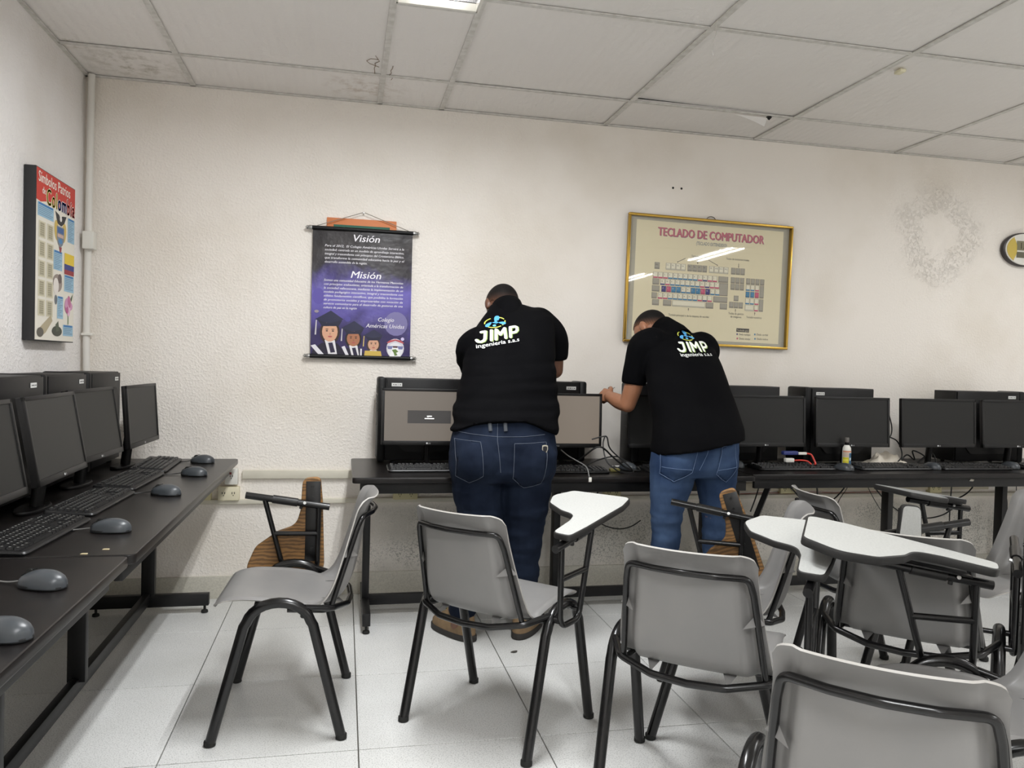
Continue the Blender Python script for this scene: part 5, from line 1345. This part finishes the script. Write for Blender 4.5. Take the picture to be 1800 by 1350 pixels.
def boot(t, loc, x, y, rz, m, sole, laces=True):
    # local: toe towards +y
    M = Matrix.Translation(Vector((x, y, 0))-Vector(loc)) @ Matrix.Rotation(rz, 4, 'Z')
    R = []
    for z, yc, hy, hx in ((.022, .062, .142, .050), (.05, .060, .138, .051), (.075, .050, .122, .049), (.10, .022, .085, .048), (.135, .004, .066, .047), (.16, .0, .060, .047)):
        rg = []
        for k in range(28):
            a = 2*math.pi*k/28; c, s = math.cos(a), math.sin(a); w_ = hx*(1+.12*max(0, s)*(z < .07))
            rg.append((w_*math.copysign(abs(c)**.85, c), yc+hy*math.copysign(abs(s)**.9, s), z))
        R.append(rg)
    sh = MB().loft(R, M=M).build('shoe', m, t, angle=70)
    so = []
    for k in range(28): a = 2*math.pi*k/28; c, s = math.cos(a), math.sin(a); so.append((.054*(1+.10*max(0, s))*math.copysign(abs(c)**.85, c), .062+.149*math.copysign(abs(s)**.9, s)))
    MB().prism(so, .0, .028, M=M, bev=.004).build('sole', sole, sh)
    b = MB(); b.tube([M @ Vector((-.048, -.005, .118)), M @ Vector((0, -.064, .122)), M @ Vector((.048, -.005, .118))], .005, 6); b.build('heel_seam', m, sh)
    if laces:
        b = MB()
        for k in range(4): zz = .082+.02*k; yy = .125-.032*k; b.tube([M @ Vector((-.026, yy, zz+.012)), M @ Vector((0, yy+.006, zz+.018)), M @ Vector((.026, yy, zz+.012))], .003, 6)
        b.build('laces', mat('yellow_green_laces', (150, 142, 60), .8), sh)
    return sh
def collar(t, loc, p0, p1, r0, r1, skirt=.02):
    p0, p1 = Vector(p0), Vector(p1); d = (p1-p0).normalized(); X = d.orthogonal().normalized(); Y = d.cross(X); R = []
    for p, r in ((p0-d*skirt, r0+.004), (p0, r0+.005), (p0.lerp(p1, .5), (r0+r1)/2+.003), (p1, r1+.002), (p1+d*.003, r1-.003), (p1, r1-.007), (p0, r0-.006)):
        R.append([p+X*(r*math.cos(2*math.pi*k/28))+Y*(r*math.sin(2*math.pi*k/28)) for k in range(28)])
    MB().loft(R, M=Matrix.Translation(-Vector(loc)), cap=False).build('shirt_collar', SHIRT, t, angle=70)
def nz(p, sx, sy, sz, o=0): return noise.noise(Vector((p.x*sx+o, p.y*sy, p.z*sz)))

# ---- left man: heavy build, leaning over the table
L1 = (.69, 3.36, 0)
t1 = thing('person', 'heavyset man in black polo shirt and dark navy jeans bending over the table, back turned', 'person', L1, 0, 'men in black logo shirts')
b = MB()
hd1 = head(b, (.752, 3.765, 1.540), (-.10, .72, -.68), (0, .68, .72), 1.02)
limb(b, [(.752, 3.60, 1.40), (.755, 3.67, 1.478), (.752, 3.735, 1.52)], [.075, .066, .062])
rings(b, [(.95, .69, 3.34, .19, .12, 0), (1.15, .722, 3.44, .18, .12, 0), (1.33, .752, 3.53, .18, .11, .08), (1.44, .765, 3.60, .11, .08, .12)])
limb(b, [(.915, 3.59, 1.415), (.975, 3.615, 1.31), (.992, 3.635, 1.222)], [.060, .050, .043]); limb(b, [(.992, 3.635, 1.222), (.972, 3.72, 1.204), (.950, 3.815, 1.206)], [.043, .038, .029])
limb(b, [(.610, 3.575, 1.325), (.620, 3.66, 1.25), (.640, 3.74, 1.165)], [.050, .050, .043]); limb(b, [(.640, 3.74, 1.165), (.69, 3.80, 1.180), (.745, 3.86, 1.205)], [.043, .038, .029])
hand(b, (.950, 3.815, 1.206), (-.25, .95, .05), (-.1, -.2, -1), 1, (14, 20, 18)); hand(b, (.745, 3.86, 1.205), (.55, .8, .05), (.1, -.2, -1), -1, (14, 20, 18))
for s, P in ((-1, [(.58, 3.335, .86), (.585, 3.34, .645), (.592, 3.375, .45), (.578, 3.40, .33), (.538, 3.475, .06)]), (1, [(.795, 3.335, .86), (.797, 3.34, .645), (.802, 3.37, .46), (.810, 3.40, .30), (.836, 3.475, .06)])):
    limb(b, P, [.10, .085, .066, .062, .046])
remesh(b, 'body', SKIN_DARK, t1, L1, .0062, 4)
face_parts(*hd1, 1.02, t1, L1, (-.074, .050), (98, 66, 50))
b = MB()
rings(b, [(.940, .690, 3.335, .238, .160, (-.035, .065)), (1.00, .700, 3.355, .235, .166, (0, .03)), (1.041, .707, 3.385, .235, .168, 0), (1.116, .719, 3.42, .226, .168, .02), (1.180, .729, 3.45, .214, .162, .04), (1.244, .737, 3.48, .210, .155, .07), (1.320, .748, 3.515, .205, .148, .10), (1.372, .757, 3.545, .204, .140, .16), (1.428, .765, 3.575, .192, .126, .24), (1.474, .769, 3.605, .152, .104, .24), (1.505, .764, 3.638, .104, .086, .12), (1.528, .757, 3.668, .078, .074, .02)])
limb(b, [(.895, 3.585, 1.430), (.952, 3.598, 1.390), (.984, 3.610, 1.34), (.988, 3.62, 1.272)], [.088, .080, .068, .060], end=False)
limb(b, [(.625, 3.555, 1.330), (.595, 3.590, 1.310), (.598, 3.64, 1.255), (.620, 3.69, 1.195)], [.092, .088, .076, .066], end=False)
def fold1(p, n):
    k = max(0, min(1, (p.z-.9)/.08))*max(0, min(1, (1.34-p.z)/.14)); f = nz(p, 2.2, 2.0, 17)+.6*nz(p, 5, 3, 34, 7)
    return .011*k*f+.004*nz(p, 9, 9, 9, 3)
sh1, bv1 = remesh(b, 'polo_shirt', SHIRT, t1, L1, .0085, 5, fold1)
c, F, U, S = hd1
cl = []
for k in range(20):
    a = 2*math.pi*k/20; cl.append(a)
collar(t1, L1, (.758, 3.622, 1.468), (.756, 3.672, 1.518), .077, .073, .060)
b = MB()
rings(b, [(1.02, .692, 3.345, .205, .130, 0), (.965, .690, 3.338, .222, .142, 0), (.90, .689, 3.332, .234, .155, 0), (.845, .688, 3.33, .240, .158, 0), (.78, .688, 3.33, .236, .150, 0), (.735, .687, 3.33, .222, .130, 0)])
for s in (-1, 1): b.ellipsoid((.688+s*.112, 3.265, .835), (.112, .112, .105))
limb(b, [(.578, 3.33, .76), (.578, 3.33, .70), (.585, 3.335, .645), (.598, 3.345, .58), (.594, 3.372, .45), (.578, 3.40, .33), (.560, 3.435, .20), (.545, 3.462, .125)], [.113, .112, .105, .100, .087, .080, .070, .062])
limb(b, [(.798, 3.33, .76), (.796, 3.33, .70), (.795, 3.335, .643), (.796, 3.345, .577), (.801, 3.368, .46), (.810, 3.40, .30), (.824, 3.435, .19), (.832, 3.460, .120)], [.114, .113, .106, .101, .083, .070, .064, .062])
def fold2(p, n):
    k = 1.0 if p.z < .62 else .45
    return (.0075*nz(p, 3, 3, 26)+.0045*nz(p, 8, 8, 38, 5))*k-.004*max(0, 1-abs(p.z-.72)/.05)*(1 if n.y < 0 else 0)
j1, jb1 = remesh(b, 'jeans', JEANS_DARK, t1, L1, .0085, 4, fold2)
for nm, P in (('pocket', [(.468, .922), (.562, .914), (.573, .779), (.526, .743), (.474, .767)]), ('pocket', [(.703, .910), (.845, .914), (.832, .739), (.760, .718), (.702, .766)])):
    pk = patch(jb1, P, nm, JEANS_DARK, j1, L1); pk.parent = t1
    seam(jb1, P, 'pocket_stitching', STITCH, pk, L1, closed=True, off=.0045)
seam(jb1, [(.480, .953), (.525, .947), (.636, .938), (.744, .939), (.845, .947)], 'seam', STITCH, t1, L1)
seam(jb1, [(.635, 1.0), (.632, .922), (.648, .79)], 'seam', STITCH, t1, L1)
b = MB(); T1 = Matrix.Translation(-Vector(L1))
LOOP = mat('grey_belt_loop', (66, 70, 76), .7)
for x in (.603, .666): MB().tube([cast(jb1, x, 1.01, off=.004), cast(jb1, x, .985, off=.008), cast(jb1, x+.002, .962, off=.003)], .008, 6, M=T1, flat=.5).build('belt_loop', LOOP, t1)
e0 = cast(jb1, .832, .886, off=.006)-Vector(L1); Me = Matrix.Translation(e0) @ Matrix.Rotation(math.radians(90), 4, 'X')
sd_ = [(-.012, .016), (0, .019), (.012, .016), (.013, .0), (.008, -.013), (0, -.019), (-.008, -.013), (-.013, 0)][::-1]
MB().prism(sd_, 0, .003, M=Me, bev=.0008).build('pocket_emblem', mat('silver_badge', (196, 190, 172), .35, metal=.6), t1)
MB().prism([(p[0]*.72, p[1]*.72) for p in sd_], .0025, .0036, M=Me).build('emblem_centre', mat('black_badge', (28, 28, 32), .4), t1)
logo(bv1, (.667, 1.352), (.985, .20), (.02, .86), t1, L1, .98)
boot(t1, L1, .548, 3.470, math.radians(30), LEATHER, SOLE); boot(t1, L1, .830, 3.468, math.radians(-32), LEATHER, SOLE)

# ---- right man: slimmer, bent further forward, screwdriver in the left hand
L2 = (1.58, 3.34, 0)
t2 = thing('person', 'slimmer man in black polo shirt and mid blue jeans bending low, screwdriver in hand', 'person', L2, 0, 'men in black logo shirts')
b = MB()
hd2 = head(b, (1.543, 3.795, 1.452), (-.42, .60, -.68), (-.20, .66, .72), .98)
limb(b, [(1.60, 3.64, 1.38), (1.592, 3.71, 1.43), (1.565, 3.76, 1.45)], [.066, .058, .056])
rings(b, [(.93, 1.585, 3.32, .165, .105, 0), (1.12, 1.60, 3.42, .165, .105, 0), (1.29, 1.605, 3.545, .16, .095, 0), (1.37, 1.612, 3.62, .11, .08, 0)])
limb(b, [(1.455, 3.605, 1.365), (1.415, 3.615, 1.26), (1.393, 3.62, 1.155), (1.372, 3.64, 1.062)], [.058, .052, .046, .041]); limb(b, [(1.372, 3.64, 1.062), (1.352, 3.71, 1.072), (1.332, 3.79, 1.092)], [.041, .039, .029])
limb(b, [(1.765, 3.62, 1.35), (1.770, 3.71, 1.24), (1.745, 3.785, 1.145)], [.056, .046, .040]); limb(b, [(1.745, 3.785, 1.145), (1.69, 3.84, 1.18), (1.63, 3.87, 1.207)], [.040, .034, .027])
hand(b, (1.332, 3.79, 1.092), (-.22, .90, .10), (.75, .1, -.5), -1, (62, 72, 50), .97, thumb=34)
hand(b, (1.63, 3.87, 1.207), (-.6, .75, .05), (0, -.2, -1), 1, (14, 20, 16), .95)
for P in ([(1.475, 3.31, .86), (1.458, 3.31, .64), (1.458, 3.33, .45), (1.45, 3.37, .30), (1.44, 3.43, .06)], [(1.69, 3.31, .86), (1.70, 3.31, .64), (1.705, 3.33, .45), (1.715, 3.37, .30), (1.725, 3.43, .06)]): limb(b, P, [.088, .072, .054, .052, .042])
remesh(b, 'body', SKIN_MID, t2, L2, .0058, 3)
face_parts(*hd2, .98, t2, L2, (-.074, .052), (148, 100, 72))
b = MB()
rings(b, [(.893, 1.592, 3.305, .214, .162, (.17, .0)), (.955, 1.598, 3.325, .210, .160, (.09, 0)), (1.003, 1.603, 3.352, .205, .150, (.03, 0)), (1.106, 1.599, 3.41, .205, .136, 0), (1.18, 1.602, 3.46, .195, .132, 0), (1.267, 1.605, 3.525, .188, .126, 0), (1.325, 1.607, 3.575, .182, .118, 0), (1.378, 1.609, 3.615, .172, .110, -.03), (1.415, 1.610, 3.655, .130, .090, -.05), (1.440, 1.605, 3.69, .086, .074, -.03), (1.456, 1.598, 3.715, .066, .060, 0)])
limb(b, [(1.475, 3.600, 1.358), (1.437, 3.608, 1.335), (1.408, 3.618, 1.25), (1.394, 3.622, 1.158)], [.086, .084, .068, .062], end=False)
limb(b, [(1.740, 3.612, 1.350), (1.757, 3.63, 1.325), (1.770, 3.71, 1.235)], [.086, .082, .066], end=False)
def fold3(p, n):
    k = max(0, min(1, (1.30-p.z)/.2)); return .0065*nz(p, 7, 4, 6, 2)+.006*k*nz(p, 4, 3, 13, 9)
sh2, bv2 = remesh(b, 'polo_shirt', SHIRT, t2, L2, .0082, 5, fold3)
cl = []
for k in range(20):
    a = 2*math.pi*k/20; cl.append(a)
collar(t2, L2, (1.610, 3.662, 1.395), (1.580, 3.740, 1.448), .080, .068, .050)
b = MB()
rings(b, [(.975, 1.588, 3.32, .182, .115, 0), (.925, 1.590, 3.312, .195, .125, 0), (.87, 1.583, 3.31, .203, .135, 0), (.80, 1.578, 3.31, .206, .130, 0), (.755, 1.576, 3.31, .196, .112, 0)])
for s in (-1, 1): b.ellipsoid((1.580+s*.098, 3.275, .815), (.096, .096, .090))
limb(b, [(1.478, 3.31, .78), (1.470, 3.31, .72), (1.458, 3.312, .641), (1.456, 3.32, .535), (1.460, 3.33, .44), (1.452, 3.37, .30), (1.442, 3.42, .15), (1.438, 3.43, .06)], [.106, .100, .084, .070, .066, .064, .060, .062])
limb(b, [(1.686, 3.31, .78), (1.692, 3.31, .72), (1.700, 3.312, .638), (1.704, 3.32, .530), (1.708, 3.33, .435), (1.715, 3.37, .30), (1.722, 3.42, .15), (1.726, 3.43, .06)], [.102, .094, .080, .066, .060, .060, .058, .062])
def fold4(p, n):
    k = 1.0 if p.z < .60 else .4; return (.006*nz(p, 4, 4, 30)+.004*nz(p, 9, 9, 44, 5))*k
j2, jb2 = remesh(b, 'jeans', JEANS_BLUE, t2, L2, .008, 4, fold4)
for P, y in (([(1.392, .888), (1.534, .893), (1.512, .788), (1.440, .743), (1.390, .775)], [(1.394, .806), (1.510, .799)]), ([(1.651, .899), (1.722, .918), (1.728, .801), (1.690, .741), (1.63, .779)], [(1.636, .797), (1.727, .811)])):
    pk = patch(jb2, P, 'pocket', JEANS_BLUE, t2, L2)
    seam(jb2, P, 'pocket_stitching', STITCH2, pk, L2, closed=True, off=.0045); seam(jb2, y, 'pocket_stitching', STITCH2, pk, L2, off=.0045)
seam(jb2, [(1.42, .905), (1.437, .909), (1.588, .929), (1.70, .950)], 'seam', STITCH2, t2, L2)
seam(jb2, [(1.590, .945), (1.580, .876), (1.545, .797)], 'seam', STITCH2, t2, L2)
logo(bv2, (1.636, 1.328), (.99, .05), (-.12, .90), t2, L2, .90)
boot(t2, L2, 1.437, 3.43, math.radians(10), LEATHER, SOLE, False); boot(t2, L2, 1.728, 3.43, math.radians(-10), LEATHER, SOLE, False)
t = thing('screwdriver', 'thin screwdriver held in the right man\'s left hand', 'tool', (1.318, 3.862, 1.098))
MB().tube([(-.030, -.004, -.018), (.012, 0, .008)], .0085, 10).build('handle', mat('dark_tool_handle', (44, 40, 38), .4), t)
MB().tube([(.012, 0, .008), (.066, .004, .040)], .0022, 8).build('shaft', STEEL, t)
